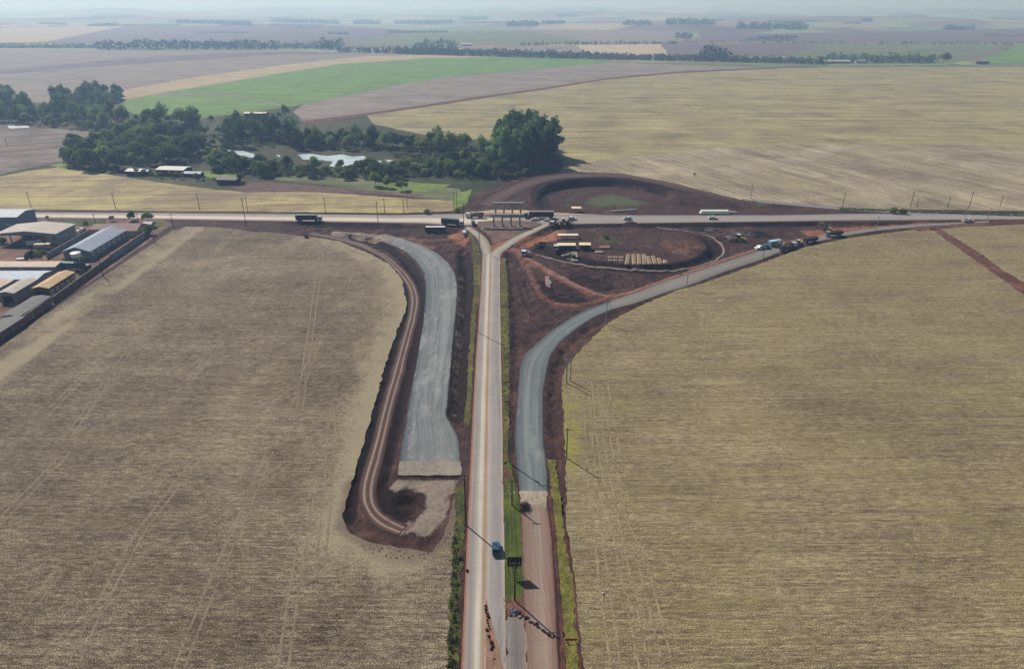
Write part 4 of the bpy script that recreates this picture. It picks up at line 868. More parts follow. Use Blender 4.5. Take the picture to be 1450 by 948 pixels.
verge([(642,745),(650,745),(646,948),(634,948)], 110, M_weed2, 'weeds', 3); verge([(670,350),(679,350),(673,460),(668,460)], 60, M_weed2, 'weeds', 5); verge([(711,380),(719,380),(721,600),(713,600)], 60, M_weed, 'weeds', 6, .35)


# ------------------------------------------------------------------ poles
M_pole = plain('weathered_pole', '6f675f', .9, .25, 2); M_dpole = plain('dark_wood_pole', '3f3833', .9, .25, 2); M_conc = plain('pole_concrete', 'a09a90', .85, .2, 2); M_wire = plain('wire', '5a5858', .6, .1); M_steel = plain('galvanised', '8a8d90', .5, .2, 1, .5)
def pole(bx, by, ty, label, kind='t', mat=None, group=None, tx=None, r0=.18, h=None, yaw=0.):
    x, y = WG(bx, by); h = top_h(y, ty) - ground_z(x, y) if h is None else h; h = max(5., min(h, 16.5)); mat = mat or M_pole
    o = empty('utility_pole', (x, y, ground_z(x, y)), yaw, label, 'utility pole', group)
    MB().cyl((0, 0, -.2), (0, 0, h), r0 * 1.15, r0 * .75, 8).build('post', mat, o)
    if kind in 't2':
        b = MB().box((0, 0, h - .5), (2.2, .12, .14)); b.build('crossarm', mat, o)
        i = MB()
        for q in (-.95, -.4, .4, .95): i.cyl((q, 0, h - .43), (q, 0, h - .2), .06, .05, 6)
        i.build('insulator', M_conc, o)
        if kind == '2': MB().box((0, 0, h - 1.6), (1.8, .12, .12)).build('crossarm', mat, o)
    if kind == 'x': MB().cyl((0, .3, h - 2.2), (0, .3, h - 1.3), .28, .28, 8).build('transformer', M_steel, o); MB().box((0, 0, h - .4), (2.2, .12, .14)).build('crossarm', mat, o)
    return o, (x, y, h)
PL = {}
for key, bx, by, ty, kd, lb, m_ in [
  ('L1',660,745,672,'2','tall dark pole on the left road verge whose shadow crosses the car',M_dpole),('R1',729,852,797,'2','pole on the grass tip between the roads near the clods',M_dpole),('R2',725,717,680,'t','short dark pole beside the dry bush',M_dpole),('R3',723,657,611,'x','pole with a transformer beside the new gravel road',M_pole),
  ('F1',802,543,508,'2','pale pole with wide crossarms at the curved edge of the right field',M_conc),('F2',802,650,607,'t','thin pole in the yellow green weeds at the right field edge',M_pole),('F3',858,460,428,'t','pole at the curve of the right field edge by the road joint',M_conc),
  ('L2',676,471,430,'t','pole on the left verge beside the main road, midway',M_pole),('L3',679,357,322,'t','thin pole in the fork of the left turn lane',M_pole),
  ('H1',657,329,279,'2','tall dark pole standing by the white van at the junction',M_dpole),('H2',349,321,276,'2','tall dark pole in front of the highway left of the lone truck',M_dpole),('H3',536,321,285,'2','tall pole before the highway between the lone truck and the white bus',M_dpole),
  ('B1',44,293,272,'t','leaning pole behind the grey warehouse in the gold field',M_dpole),('B2',164,296,273,'t','pole in the gold field behind the long metal shed',M_dpole),('B3',283,298,275,'t','pole in the gold field right of the walled lot',M_dpole),('B4',351,301,279,'t','pole beyond the highway just behind the tall dark pole',M_pole),('B5',461,301,280,'t','pole beyond the highway right of the lone truck',M_dpole),
  ('B6',545,303,281,'t','pole beyond the highway, slim one near the tall pole',M_dpole),('B7',572,303,282,'t','pole beyond the highway with brown foot, left of the bush',M_dpole),('B8',577,296,271,'t','pole in the gold field behind the brown foot pole',M_pole),('B9',643,296,272,'t','left pole of the two at the embankment foot',M_pole),('B10',647,295,272,'t','right pole of the two at the embankment foot',M_pole),
  ('S1',972,408,378,'t','pole on the field side of the service road, nearest the curve',M_conc),('S2',1080,369,345,'t','pole on the field side of the service road by the blue vans',M_conc),('S3',1169.5,340,317,'t','pole on the field side of the service road by the excavator',M_conc),('S4',1240,327,307,'t','pole where the service road narrows at the highway',M_conc),
  ('N1',1063,281,262,'t','pole at the field corner behind the pipe stack',M_pole),('N2',1193,293,273,'t','pole at the slip road edge, first beyond the ring',M_dpole),('N3',1289,294,272,'t','leaning dark pole on the slip road bank',M_dpole),('N4',1298,294,281,'t','short pole beside the leaning dark one',M_pole),('N5',1341.5,295,279,'t','pole on the bank before the white pickup',M_dpole),
  ('N6',1372,294,272,'t','pole on the bank behind the white pickup',M_dpole),('N7',1366,308,293,'t','pole touching the highway edge at the pickup',M_conc),('N8',1397,314,295,'t','pale pole on the field side past the white pickup',M_conc),('N9',1416,292,278,'t','pole at the right end of the bank',M_pole),
  ('Y1',146,391,363,'t','dark pole outside the yard wall by the teal truck',M_dpole),('Y2',219,344,330,'t','small dark pole outside the yard wall by the tree clump',M_dpole),('Y3',245.6,322,303,'t','pole at the corner of the stubble field and highway',M_dpole),('Y4',433,334,319,'t','pale pole at the top edge of the stubble field',M_conc),('Y5',11,208,196,'t','lone pole in the ploughed field',M_pole),
  ('Y6',136,319,303,'t','dark pole in front of the highway by the long shed',M_dpole),('Y7',196,314,303,'t','short dark pole by the small dark tree at the highway',M_dpole)]:
    PL[key] = pole(bx, by, ty, lb, kd, m_)
# tall lamp
def lamp(bx, by, ty, label):
    x, y = W(bx, by); h = min(12, top_h(y, ty)); o = empty('street_lamp', (x, y, 0), 0, label, 'street lamp')
    MB().cyl((0, 0, 0), (0, 0, h), .11, .07, 8).build('post', M_steel, o); b = MB()
    for s_ in (-1, 1): b.box((s_ * .9, 0, h), (1.1, .3, .14))
    b.build('lamp_head', M_conc, o)
lamp(91, 317, 304, 'grey double headed lamp beside the highway behind the open hall')
def wires(a, b, label, offs=(-.95, 0, .95)):
    (ax, ay, ah), (bx, by, bh) = PL[a][1] if isinstance(a, str) else a, PL[b][1] if isinstance(b, str) else b
    m_ = MB(); n = 14
    for q in offs:
        pts = []
        for i in range(n + 1):
            t = i / n; pts.append((ax + (bx - ax) * t + q, ay + (by - ay) * t, ah - .25 + (bh - ah) * t - 1.1 * 4 * t * (1 - t)))
        m_.tube(pts, .018, 4)
    o = m_.build('power_line', M_wire); tag(o, label, 'power line')
wires('R1', 'R2', 'wires from the grass tip pole to the pole by the dry bush'); wires('R2', 'R3', 'wires from the dry bush pole to the transformer pole')
wires((2.5, 50, 11), 'R1', 'wires running from the near edge of the scene to the grass tip pole'); wires((-15, 60, 12), 'L1', 'wires running from the near edge to the tall left verge pole'); wires('L1', 'L2', 'wires along the left verge of the main road'); wires('L2', 'L3', 'wires from the midway verge pole to the fork')
o, _ = pole(807.5, 540, 510, 'second thinner pole of the pair at the curved edge of the right field', 'n', M_conc)
wires('F2', 'F1', 'wires between the two poles at the right field edge'); wires('F1', 'F3', 'wires from the wide crossarm pole to the curve pole'); wires('H2', 'H3', 'wires in front of the highway left of the junction'); wires('H3', 'H1', 'wires from the bus to the junction pole'); wires('F3', 'S1', 'wires along the curve of the service road'); wires('S1', 'S2', 'wires along the service road to the blue vans'); wires('S2', 'S3', 'wires along the service road to the excavator')

# ------------------------------------------------------------------ vehicles
M_glass = NT('vehicle_glass'); M_glass.b.inputs['Base Color'].default_value = hexc('1b2328'); M_glass.b.inputs['Roughness'].default_value = .12; M_glass.b.inputs['Specular IOR Level'].default_value = .6; M_glass = M_glass.m
M_tyre = plain('rubber', '1c1b1b', .9, .2); M_rim = plain('rim', '8e9093', .4, .2, 1, .6); M_chas = plain('chassis', '2b2928', .8, .3)
M_lampw = plain('headlight', 'd8dcdc', .2, .05); M_red_l = plain('tail_light', '8a1a14', .3, .1)
PAINT = {}
def paint(c, rough=.35):
    if c not in PAINT: PAINT[c] = plain('paint_' + {'e': 'x'}.get(c, 'coat'), c, rough, .12, .8, 0, .5)
    return PAINT[c]
def wheel(parent, x, y, r, w=.25, dual=False):
    o = MB().cyl((x, y - w / 2, r), (x, y + w / 2, r), r, r, 14).build('wheel', M_tyre, parent)
    s_ = 1 if y > 0 else -1
    MB().cyl((x, y + s_ * (w / 2 - .02), r), (x, y + s_ * (w / 2 + .02), r), r * .6, r * .55, 10).build('rim', M_rim, o)
def car(px, py, yaw, color, label, kind='sedan', cat='car', zz=None, s=1.0):
    x, y = WG(px, py); o = empty({'sedan': 'car', 'hatch': 'car', 'pickup': 'pickup_truck', 'van': 'van'}[kind], (x, y, (ground_z(x, y) if zz is None else zz) + .1), yaw, label, cat); p = paint(color); o.scale = (s, s, s)
    P_ = {'sedan': ([(-2.2,.35),(2.2,.35),(2.25,.65),(2.1,.85),(1.15,.95),(.45,1.42),(-.9,1.45),(-1.6,1.02),(-2.2,.98)], 2.2),
          'hatch': ([(-2.0,.35),(2.0,.35),(2.05,.65),(1.9,.88),(1.15,1.0),(.5,1.5),(-1.3,1.52),(-1.9,1.05),(-2.0,.9)], 2.0),
          'pickup': ([(-2.6,.5),(2.5,.5),(2.6,.8),(2.4,1.08),(1.3,1.15),(.75,1.72),(-.5,1.74),(-.7,1.15),(-2.6,1.12)], 2.5),
          'van': ([(-2.6,.4),(2.5,.4),(2.6,.9),(2.2,1.15),(1.5,2.05),(-2.5,2.1),(-2.65,1.9)], 2.5)}[kind][0]
    MB().extrude_y(P_, -.88, .88).build('body', p, o)
    g = MB(); zt = max(q[1] for q in P_)
    if kind == 'van':
        g.extrude_y([(1.62,1.18),(2.22,1.2),(1.62,1.98)], -.9, .9); g.box((.9, 0, 1.6), (.9, 1.8, .5)); g.build('window', M_glass, o)
        MB().extrude_y([(2.29,1.14),(2.33,1.12),(1.62,2.0),(1.56,2.02)], -.75, .75).build('windscreen', M_glass, o)
    else:
        a, b = {'sedan': ((1.08,.98),(.46,1.38)), 'hatch': ((1.08,1.03),(.5,1.46)), 'pickup': ((1.24,1.18),(.75,1.66))}[kind]; c_, d_ = {'sedan': ((-.88,1.4),(-1.5,1.04)), 'hatch': ((-1.3,1.47),(-1.8,1.08)), 'pickup': ((-.48,1.68),(-.64,1.2))}[kind]
        g.extrude_y([(a[0] - .15, a[1]), (b[0] - .05, b[1] - .02), (c_[0] + .05, c_[1] - .02), (d_[0] + .15, d_[1])][::-1], -.895, .895); g.build('window', M_glass, o)
        MB().extrude_y([(a[0] + .05, a[1]), (b[0] + .04, b[1] + .04), (b[0], b[1] + .02), (a[0], a[1] - .02)], -.74, .74).build('windscreen', M_glass, o)
        MB().extrude_y([(c_[0] - .04, c_[1] + .04), (d_[0] - .06, d_[1] + .02), (d_[0], d_[1] - .02), (c_[0], c_[1])], -.72, .72).build('rear_window', M_glass, o)
    if kind == 'pickup': MB().box((-1.65, 0, 1.13), (1.7, 1.5, .06)).build('cargo_bed', M_chas, o)
    L_ = max(q[0] for q in P_); R0 = min(q[0] for q in P_)
    for s_ in (-1, 1):
        MB().box((L_ - .12, s_ * .62, .74), (.16, .34, .16)).build('headlight', M_lampw, o); MB().box((R0 + .0, s_ * .68, .85), (.08, .22, .2)).build('tail_light', M_red_l, o)
        wheel(o, L_ * .62, s_ * .8, .33); wheel(o, R0 * .62, s_ * .8, .33)
    return o
def truck(px, py, yaw, cab, box, label, kind='semi', L=13.5, cat='truck', top=None, h=2.7, name=None):
    x, y = WG(px, py); o = empty(name or {'semi': 'semi_truck', 'box': 'box_truck', 'dump': 'dump_truck', 'tank': 'tanker_truck', 'bus': 'bus'}[kind], (x, y, ground_z(x, y) + .1), yaw, label, cat); cb = paint(cab, .4); bx_ = paint(box, .6)
    hl = L / 2
    if kind == 'bus':
        MB().extrude_y([(-hl,.4),(hl,.4),(hl,2.6),(hl-.3,3.1),(-hl+.2,3.1),(-hl,2.9)], -1.25, 1.25).build('body', cb, o); MB().box((0, 0, 3.14), (L - .8, 2.3, .08)).build('roof', bx_, o)
        w = MB()
        for k in range(int(L / 1.5)): w.box((-hl + 1.1 + k * 1.45, 0, 2.05), (1.2, 2.54, .8))
        w.build('window', M_glass, o); MB().box((hl + .0, 0, 1.9), (.06, 2.1, 1.2)).build('windscreen', M_glass, o)
        for q in (hl * .65, -hl * .55):
            for s_ in (-1, 1): wheel(o, q, s_ * 1.15, .5, .3)
        return o
    c0 = hl - 2.3
    MB().extrude_y([(c0,.7),(hl,.7),(hl+.05,1.6),(hl-.25,2.75),(c0+.1,3.05),(c0,3.0)], -1.2, 1.2).build('cab', cb, o)
    MB().extrude_y([(hl+.07,1.65),(hl+.09,1.65),(hl-.2,2.6),(hl-.23,2.6)], -1.05, 1.05).build('windscreen', M_glass, o); MB().box((hl - .95, 0, 2.1), (.9, 2.44, .65)).build('window', M_glass, o)
    for s_ in (-1, 1): MB().box((hl + .06, s_ * .85, 1.0), (.08, .35, .2)).build('headlight', M_lampw, o)
    MB().box((-.2, 0, .85), (L - 1, .9, .3)).build('chassis', M_chas, o)
    b0, b1 = -hl, c0 - .6
    if kind in ('semi', 'box'):
        bd = MB().box(((b0 + b1) / 2, 0, 1.1 + h / 2), (b1 - b0, 2.5, h)).build('cargo_box', bx_, o)
        r_ = MB()
        for k in range(int((b1 - b0) / 1.1)):
            for s_ in (-1, 1): r_.box((b0 + .5 + k * 1.1, s_ * 1.27, 1.1 + h / 2), (.09, .05, h - .1))
        r_.build('rib', M_chas if top else bx_, bd)
        MB().box(((b0 + b1) / 2, 0, 1.1 + h + .04), (b1 - b0 - .1, 2.4, .08)).build('tarpaulin', paint(top or box, .7), o)
    elif kind == 'dump':
        m_ = MB(); bb = (b0 + b1) / 2; ll = b1 - b0
        m_.extrude_y([(b0,1.2),(b1,1.2),(b1+.3,2.7),(b0-.3,2.5)], -1.25, -1.15).extrude_y([(b0,1.2),(b1,1.2),(b1+.3,2.7),(b0-.3,2.5)], 1.15, 1.25).box((bb, 0, 1.2), (ll, 2.3, .12)).box((b1 + .1, 0, 2.0), (.12, 2.3, 1.5)).box((b0 - .1, 0, 1.85), (.12, 2.3, 1.25))
        m_.build('tipper_body', bx_, o); MB().add([(b0, -1.1, 2.0), (b1, -1.1, 2.0), (b1, 1.1, 2.0), (b0, 1.1, 2.0), (bb, 0, 2.7)], [(0, 1, 4), (1, 2, 4), (2, 3, 4), (3, 0, 4)]).build('load', M_isl, o)
    elif kind == 'tank':
        MB().cyl((b0, 0, 2.2), (b1, 0, 2.2), 1.15, 1.15, 18).cyl((b0 - .25, 0, 2.2), (b0, 0, 2.2), .7, 1.15, 18).build('tank', bx_, o, True); MB().box(((b0 + b1) / 2, 0, 3.38), (b1 - b0 - 1, .6, .1)).build('walkway', paint(top or 'd8d4cc'), o)
    for q in (hl - 1.2, -hl + 1.3, -hl + 2.6) + ((c0 - 1.2,) if L > 10 else ()):
        for s_ in (-1, 1): wheel(o, q, s_ * 1.1, .5, .3)
    return o
car(702.5, 781, R_(92), '2f5566', 'blue car driving up the right lane of the main road', 'hatch', zz=.1)
PI = math.pi
truck(438, 313.5, 0, 'b8bcbc', '2a3a42', 'dark covered truck alone on the highway left of the junction', 'semi', 15, top='6d7a7c')
truck(641, 319.5, R_(-14), 'c0c4c4', '23414a', 'teal truck turning right off the highway beside the tall pole', 'semi', 13, top='3c5c60')
truck(617, 329, 0, '3f5560', 'd6d6d0', 'bus with a white roof parked on the dirt below the highway', 'bus', 11.5)
truck(672, 308.5, R_(178), 'd8dada', '7c6a60', 'tanker truck with a white top strip entering from the left branch', 'tank', 10.5, top='efe6dc')
truck(763, 309, R_(180), '3d5470', '1d2427', 'long black truck with a blue cab queueing behind the concrete bents', 'semi', 17.5, top='8d8a84', h=2.9)
car(670, 318, R_(100), '37466a', 'small blue van between the tanker and the teal truck', 'van', 'van')
car(657.5, 333, R_(95), 'd8dad8', 'white van at the foot of the tall junction pole', 'van', 'van')
car(757, 312.5, PI, 'd6d8d8', 'white car beside the blue truck cab', 'sedan')
car(775, 313.5, R_(150), 'd0d0cc', 'white hatchback at the mouth of the right branch', 'hatch')
truck(783, 321, R_(250), 'c8c4b8', '4a3f38', 'small flatbed truck seen end on at the branch mouth', 'dump', 6.5)
car(810, 311.5, 0, 'dcdfe0', 'white car on the highway right of the junction', 'hatch', s=1.25)
car(888, 311.5, PI, 'c9ccd0', 'silver car on the highway above the storage oval', 'hatch', s=1.2)
car(1009, 310.5, 0, 'd5d8d8', 'white and black saloon on the highway near the pipe stack', 'sedan', s=1.2)
car(1370, 315, R_(6), 'd8d6d2', 'white pickup on the highway edge at the right', 'pickup', 'pickup truck', s=1.25)
truck(742, 361, R_(265), 'dfe2e0', '39414a', 'white cabbed truck coming down the orange dirt track', 'box', 6.5, h=1.8)
car(1076, 353.5, R_(200), 'cfdbe2', 'white pickup leading the row on the service road', 'pickup', 'pickup truck', s=1.2)
car(1083, 352, R_(24), '4b86a8', 'light blue pickup right behind the white one', 'pickup', 'pickup truck', s=1.2)
truck(1097, 348, R_(24), 'c8d4dc', '6f9ab8', 'white and blue box truck on the service road', 'box', 8, h=1.7, top='c0d0da')
truck(1113, 355, R_(204), '2a2d30', '33302f', 'dark tipper truck, first on the field side of the service road', 'dump', 8)
truck(1120, 351.5, R_(24), 'cfd2d0', '55585a', 'white cabbed tipper squeezed behind the dark one', 'dump', 6.5)
truck(1147, 343.5, R_(204), '30343a', '2b2a2c', 'dark blue tipper truck in the middle of the service road queue', 'dump', 8.5)
truck(1180, 334.5, R_(195), '8d8f88', '2a2c2c', 'long dark tipper at the end of the queue', 'dump', 10)
# construction machines
M_yel = plain('machine_yellow', 'a88a30', .5, .2); M_org = plain('machine_orange', 'b07850', .5, .2)
def loader(px, py, yaw, mat, label, s=1.0):
    x, y = WG(px, py); o = empty('wheel_loader', (x, y, ground_z(x, y)), yaw, label, 'wheel loader'); o.scale = (s, s, s)
    MB().extrude_y([(-3,.9),(.6,.9),(.6,1.7),(-.4,2.0),(-2.9,1.9)], -1, 1).build('body', mat, o); c_ = MB().box((.1, 0, 2.6), (1.3, 1.4, 1.3)).build('cab', M_glass, o); MB().box((.1, 0, 3.3), (1.5, 1.6, .12)).build('roof', paint('d8d8d0'), c_)
    a = MB()
    for q in (-.6, .6): a.box((1.9, q, 1.4), (2.6, .18, .3), ry=.25)
    a.build('lift_arm', mat, o); MB().extrude_y([(3.0,.2),(4.1,.2),(3.9,.4),(3.3,.5),(3.3,1.3),(3.0,1.3)], -1.3, 1.3).build('bucket', M_chas, o)
    for q in (-2.1, 1.1):
        for w in (-1.1, 1.1): wheel(o, q, w, .75, .5)
def excavator(px, py, yaw, mat, label, s=1.0):
    x, y = WG(px, py); o = empty('excavator', (x, y, ground_z(x, y)), yaw, label, 'excavator'); o.scale = (s, s, s)
    for q in (-1.2, 1.2): MB().extrude_y([(-1.8,0),(1.8,0),(2.2,.45),(1.8,.9),(-1.8,.9),(-2.2,.45)], q - .28, q + .28).build('track', M_chas, o)
    MB().box((-.6, 0, 1.6), (3.2, 2.4, 1.1)).build('body', mat, o); MB().box((.6, .7, 2.6), (1.4, 1.0, 1.3)).build('cab', M_glass, o)
    MB().tube([(.6, -.2, 1.8), (2.6, -.2, 4.4), (4.6, -.2, 4.0)], .22, 6).build('boom', mat, o); MB().tube([(4.6, -.2, 4.0), (5.4, -.2, 1.6)], .17, 6).build('stick', mat, o)
    MB().extrude_y([(5.0,.5),(5.9,.5),(5.9,1.2),(5.4,1.7),(5.0,1.4)], -.7, .3).build('bucket', M_chas, o)
loader(1045, 343, R_(160), M_yel, 'yellow wheel loader with a white roof before the gravel heaps', 1.3)
excavator(1171, 328, R_(150), M_yel, 'excavator digging behind the end of the truck queue', 1.0)
loader(798, 321.5, R_(190), M_org, 'orange loader parked on the highway slope at the branch mouth', 1.1)
excavator(805, 321, R_(60), M_dpole, 'dark excavator beside the orange loader', .8)
loader(1130, 348, R_(204), M_yel, 'yellow loader in the queue between two dark tippers', .95)

# ------------------------------------------------------------------ the overpass bents
M_cc = plain('fresh_concrete', '9c978c', .85, .18, .5); M_cd = plain('footing_concrete', '8b8378', .9, .25, .5)
def bent(px0, px1, by, ty, label, foot=True):
    a = W(px0, by); b = W(px1, by); Y = a[1]; h = top_h(Y, ty); L = b[0] - a[0]; o = empty('bridge_bent', ((a[0] + b[0]) / 2, Y, .05), 0, label, 'bridge pier')
    MB().box((0, 0, h - .55), (L, 1.6, 1.1)).box((0, 0, h + .1), (L + .6, 1.9, .22)).build('cap_beam', M_cc, o)
    n = MB()
    for k in range(9): n.box((-L / 2 + .8 + k * (L - 1.6) / 8, 0, h + .33), (.7, .9, .24))
    n.build('bearing_pad', M_cc, o)
    for k in range(4):
        x = -L / 2 + L * (.09 + .273 * k)
        c_ = MB().cyl((x, 0, 0), (x, 0, h - 1.1), .5, .5, 14).build('column', M_cc, o, False)
        if foot: MB().cyl((x, 0, 0), (x, 0, .8), 1.5, .6, 10).build('footing', M_cd, c_)
bent(695, 740, 320.5, 304, 'nearer row of four concrete columns with a cap beam on the traffic island')
bent(698, 741, 303.5, 287.5, 'farther row of four concrete columns with a cap beam behind the highway', False)
a, b = W(688, 326.5), W(741, 326.5); o = MB().box(((a[0] + b[0]) / 2, a[1] + 1.2, .5), (b[0] - a[0], 1.6, .9)).box(((a[0] + b[0]) / 2, a[1] + 1.2, 1.0), (b[0] - a[0] - .6, .5, .2)).build('concrete_barrier', M_cd); tag(o, 'long low concrete barrier in front of the nearer bent', 'barrier')
# rubble around bent
M_rub = plain('rubble', 'a59c8e', .9, .35, 1.5)
def rock(mb, c, r, seed, zs=.7):
    rr = random.Random(seed); n = 7; vs = []; fs = []
    rings = [(-.6, .7), (0, 1.0), (.6, .65)]
    for zz, k in rings:
        for i in range(n):
            t = 2 * PI * i / n; q = r * k * rr.uniform(.75, 1.2); vs.append((c[0] + q * math.cos(t), c[1] + q * math.sin(t), c[2] + zz * r * zs * rr.uniform(.8, 1.2)))
    vs += [(c[0], c[1], c[2] - r * zs), (c[0], c[1], c[2] + r * zs)]
    for j in range(2):
        for i in range(n): fs.append((j * n + i, j * n + (i + 1) % n, (j + 1) * n + (i + 1) % n, (j + 1) * n + i))
    for i in range(n): fs.append((3 * n, (i + 1) % n, i)); fs.append((3 * n + 1, 2 * n + i, 2 * n + (i + 1) % n))
    mb.add(vs, fs)
def heap(name, px, py, rx, ry, h, mat, label, cat='heap', seed=1, n=60, rs=(.3, .9), cone=True, zz=None):
    r = random.Random(seed); x, y = WG(px, py); z0 = ground_z(x, y) if zz is None else zz; m_ = MB()
    if cone:
        N = 26; vs = [(x, y, z0 + h)]; fs = []
        for j in range(1, 7):
            for i in range(N):
                t = 2 * PI * i / N; k = j / 6; q = 1 + .22 * (mn.noise(Vector((math.cos(t) * 1.7, math.sin(t) * 1.7, seed))) ) + r.uniform(-.04, .04)
                vs.append((x + rx * k * q * math.cos(t), y + ry * k * q * math.sin(t), z0 + max(-.2, h * (1 - k) ** 1.1 * r.uniform(.85, 1.1) - (.3 if j == 6 else 0))))
        for i in range(N): fs.append((0, 1 + i, 1 + (i + 1) % N))
        for j in range(5):
            for i in range(N): fs.append((1 + j * N + i, 1 + (j + 1) * N + i, 1 + (j + 1) * N + (i + 1) % N, 1 + j * N + (i + 1) % N))
        m_.add(vs, fs)
    for k in range(n):
        t = r.uniform(0, 6.28); q = math.sqrt(r.random()); hh = h * (1 - q) if cone else 0
        rock(m_, (x + rx * q * math.cos(t), y + ry * q * math.sin(t), z0 + hh + .1), r.uniform(*rs), seed * 100 + k)
    return tag(m_.build(name, mat), label, cat)
M_hs = plain('heap_soil', '45302c', .95, .35, 1)
M_gravel = plain('crushed_stone', '62605f', .95, .35, 2); M_gravel2 = plain('dark_crushed_stone', '3a3635', .95, .35, 2)
heap('gravel_heap', 1040, 336, 6, 4, 1.9, M_gravel, 'pale grey gravel heap beside the yellow loader', seed=2, n=30, rs=(.15, .4)); heap('gravel_heap', 1052, 332, 6, 3.5, 1.8, M_gravel, 'bluish grey gravel heap behind the yellow loader', seed=3, n=30, rs=(.15, .4))
heap('gravel_heap', 1073, 334, 9, 5, 2.8, M_gravel2, 'large dark gravel heap in the middle of the works', seed=4, n=40, rs=(.15, .4)); heap('rubble_heap', 1011, 328, 5, 3.5, 1.6, M_gravel, 'broken grey rubble heap right of the storage oval', seed=5, n=60, rs=(.3, .8)); heap('rubble_heap', 987, 326, 6, 3, 1.5, M_gravel2, 'low dark rubble heap left of the grey one', seed=6, n=30)
heap('rubble_heap', 690, 325, 4, 2, 1.5, M_rub, 'pale rubble heap at the left foot of the nearer bent', seed=7, n=40, rs=(.3, .7)); heap('soil_heap', 892, 317.5, 9, 4, 2.6, M_red, 'dark soil heap on the highway slope under the silver car', seed=8, n=10, zz=-1.2)
heap('rubble_heap', 768, 347, 4, 3, 1.6, M_gravel2, 'dark heap at the left tip of the storage oval', seed=9, n=20)
heap('rubble_heap', 729, 869, 1.3, 1.1, .5, plain('violet_rubble', '6a6474', .9, .35, 2), 'small grey violet rubble heap at the grass tip pole', seed=10, n=22, rs=(.15, .35), zz=.15)
heap('debris_heap', 722, 700, 1.4, 1.0, .3, M_rub, 'small pale debris on the verge by the short dark pole', seed=12, n=16, rs=(.12, .25), cone=False)
heap('soil_heap', 858, 393, 9, 5, 1.6, M_hs, 'dark lumpy soil heap between the orange track and the oval road', seed=13, n=30)
heap('soil_heap', 795, 421, 7, 3, 1.2, M_hs, 'dark soil heap below the orange track', seed=14, n=20)
# pale broken slabs left of the storage oval
r = random.Random(5)
for k in range(16):
    x, y = WG(r.uniform(797, 818), r.uniform(358.5, 366.5)); m_ = MB().box((0, 0, .3), (r.uniform(1.2, 2.6), r.uniform(.8, 1.5), r.uniform(.25, .5)), 0); o = m_.build('concrete_slab', M_rub); o.location = (x, y, ground_z(x, y)); o.rotation_euler = (r.uniform(-.15, .15), r.uniform(-.15, .15), r.uniform(0, 3)); tag(o, 'pale broken slab in the scatter at the left of the storage oval', 'slab', 'broken slabs scattered in the storage oval')
def clods(px, n, seed, smin=.15, smax=.5):
    r = random.Random(seed); wp = wpoly(px); a, b = wp.min(0), wp.max(0); m_ = MB(); k = 0
    roads = [wpoly(bank(*q)) for q in (HWY, (GRAY_L[0], GRAY_R2), SERV, MAIN, BR_L, BR_R)]; pl = wpoly(PATH_L, -.9)
    while k < n:
        p = np.array([[r.uniform(a[0], b[0]), r.uniform(a[1], b[1])]])
        if sd_poly(p, wp)[0] > 0 or min(sd_poly(p, q)[0] for q in roads) < .8 or d_line(p, pl)[0] < 2.6: continue
        x, y = p[0]; rock(m_, (x, y, ground_z(x, y)), r.uniform(smin, smax) ** 1.0, seed * 1000 + k); k += 1
    tag(m_.build('earth_clods', M_hs), kind='stuff')
clods([(722,470),(722,400),(730,365),(745,372),(760,420),(800,440),(840,430),(760,480),(735,520)], 260, 21); clods([(655,350),(664,400),(662,500),(655,640),(640,600),(640,520),(650,430)], 130, 22, .12, .4)
clods([(745,352),(790,380),(850,410),(930,395),(1010,370),(1030,355),(1060,345),(1020,330),(1012,365),(930,384),(860,380)], 160, 23); clods([(545,690),(600,700),(605,735),(560,738)], 50, 24, .1, .3); clods([(500,770),(540,770),(610,780),(630,740),(640,760),(600,795),(540,792)], 120, 25, .08, .28)
clods([(690,290),(750,258),(820,245),(940,256),(1050,284),(1060,296),(960,300),(940,270),(830,256),(775,262),(765,290)], 160, 26, .25, .6); clods([(775,650),(770,560),(790,500),(860,450),(858,462),(805,520),(795,560),(800,650)], 120, 27, .12, .35)
# neat rows of blocks
M_blk = plain('pale_block', 'e8d0b0', .85, .15, 1); names = ['first', 'second', 'third', 'fourth', 'fifth', 'sixth', 'seventh', 'eighth']; rn = ['front', 'second', 'third', 'back', 'rearmost']
blk = None
for c_ in range(8):
    n = [5, 5, 5, 5, 4, 4, 3, 2][c_]
    for k in range(n):
        px = 890.5 + c_ * 7.4 - (.7 * (4 - k) if c_ == 0 else 0) + (-.9 * k if c_ > 3 else -.2 * k); py = 373.4 - k * 2.9 - (c_ > 4) * .5
        x, y = WG(px, py, .4)
        if blk is None:
            blk = empty('concrete_block'); m_ = MB(); m_.box((0, 0, .35), (1.75, 1.3, .7)); m_.build('block', M_blk, blk); MB().box((0, -.4, .78), (1.5, .25, .16)).box((0, .4, .78), (1.5, .25, .16)).build('lifting_rib', M_blk, blk); o = blk
        else: o = copy_tree(blk)
        o.location = (x, y, ground_z(x, y)); o.rotation_euler = (0, 0, random.uniform(-.04, .04)); tag(o, f'pale precast block in the {names[c_]} column from the left, {rn[k]} one', 'concrete block', 'pale precast blocks laid in columns')
for c_ in range(3):
    for k in range(2):
        x, y = WG(864 + c_ * 7.8, 368.8 - k * 4.4, .4); o = copy_tree(blk); o.location = (x, y, ground_z(x, y)); tag(o, f'weathered block left of the pale columns, {"left middle right".split()[c_]} one of the {["near", "far"][k]} row', 'concrete block', 'weathered blocks left of the pale columns'); o.scale = (1.15, .8, .8)
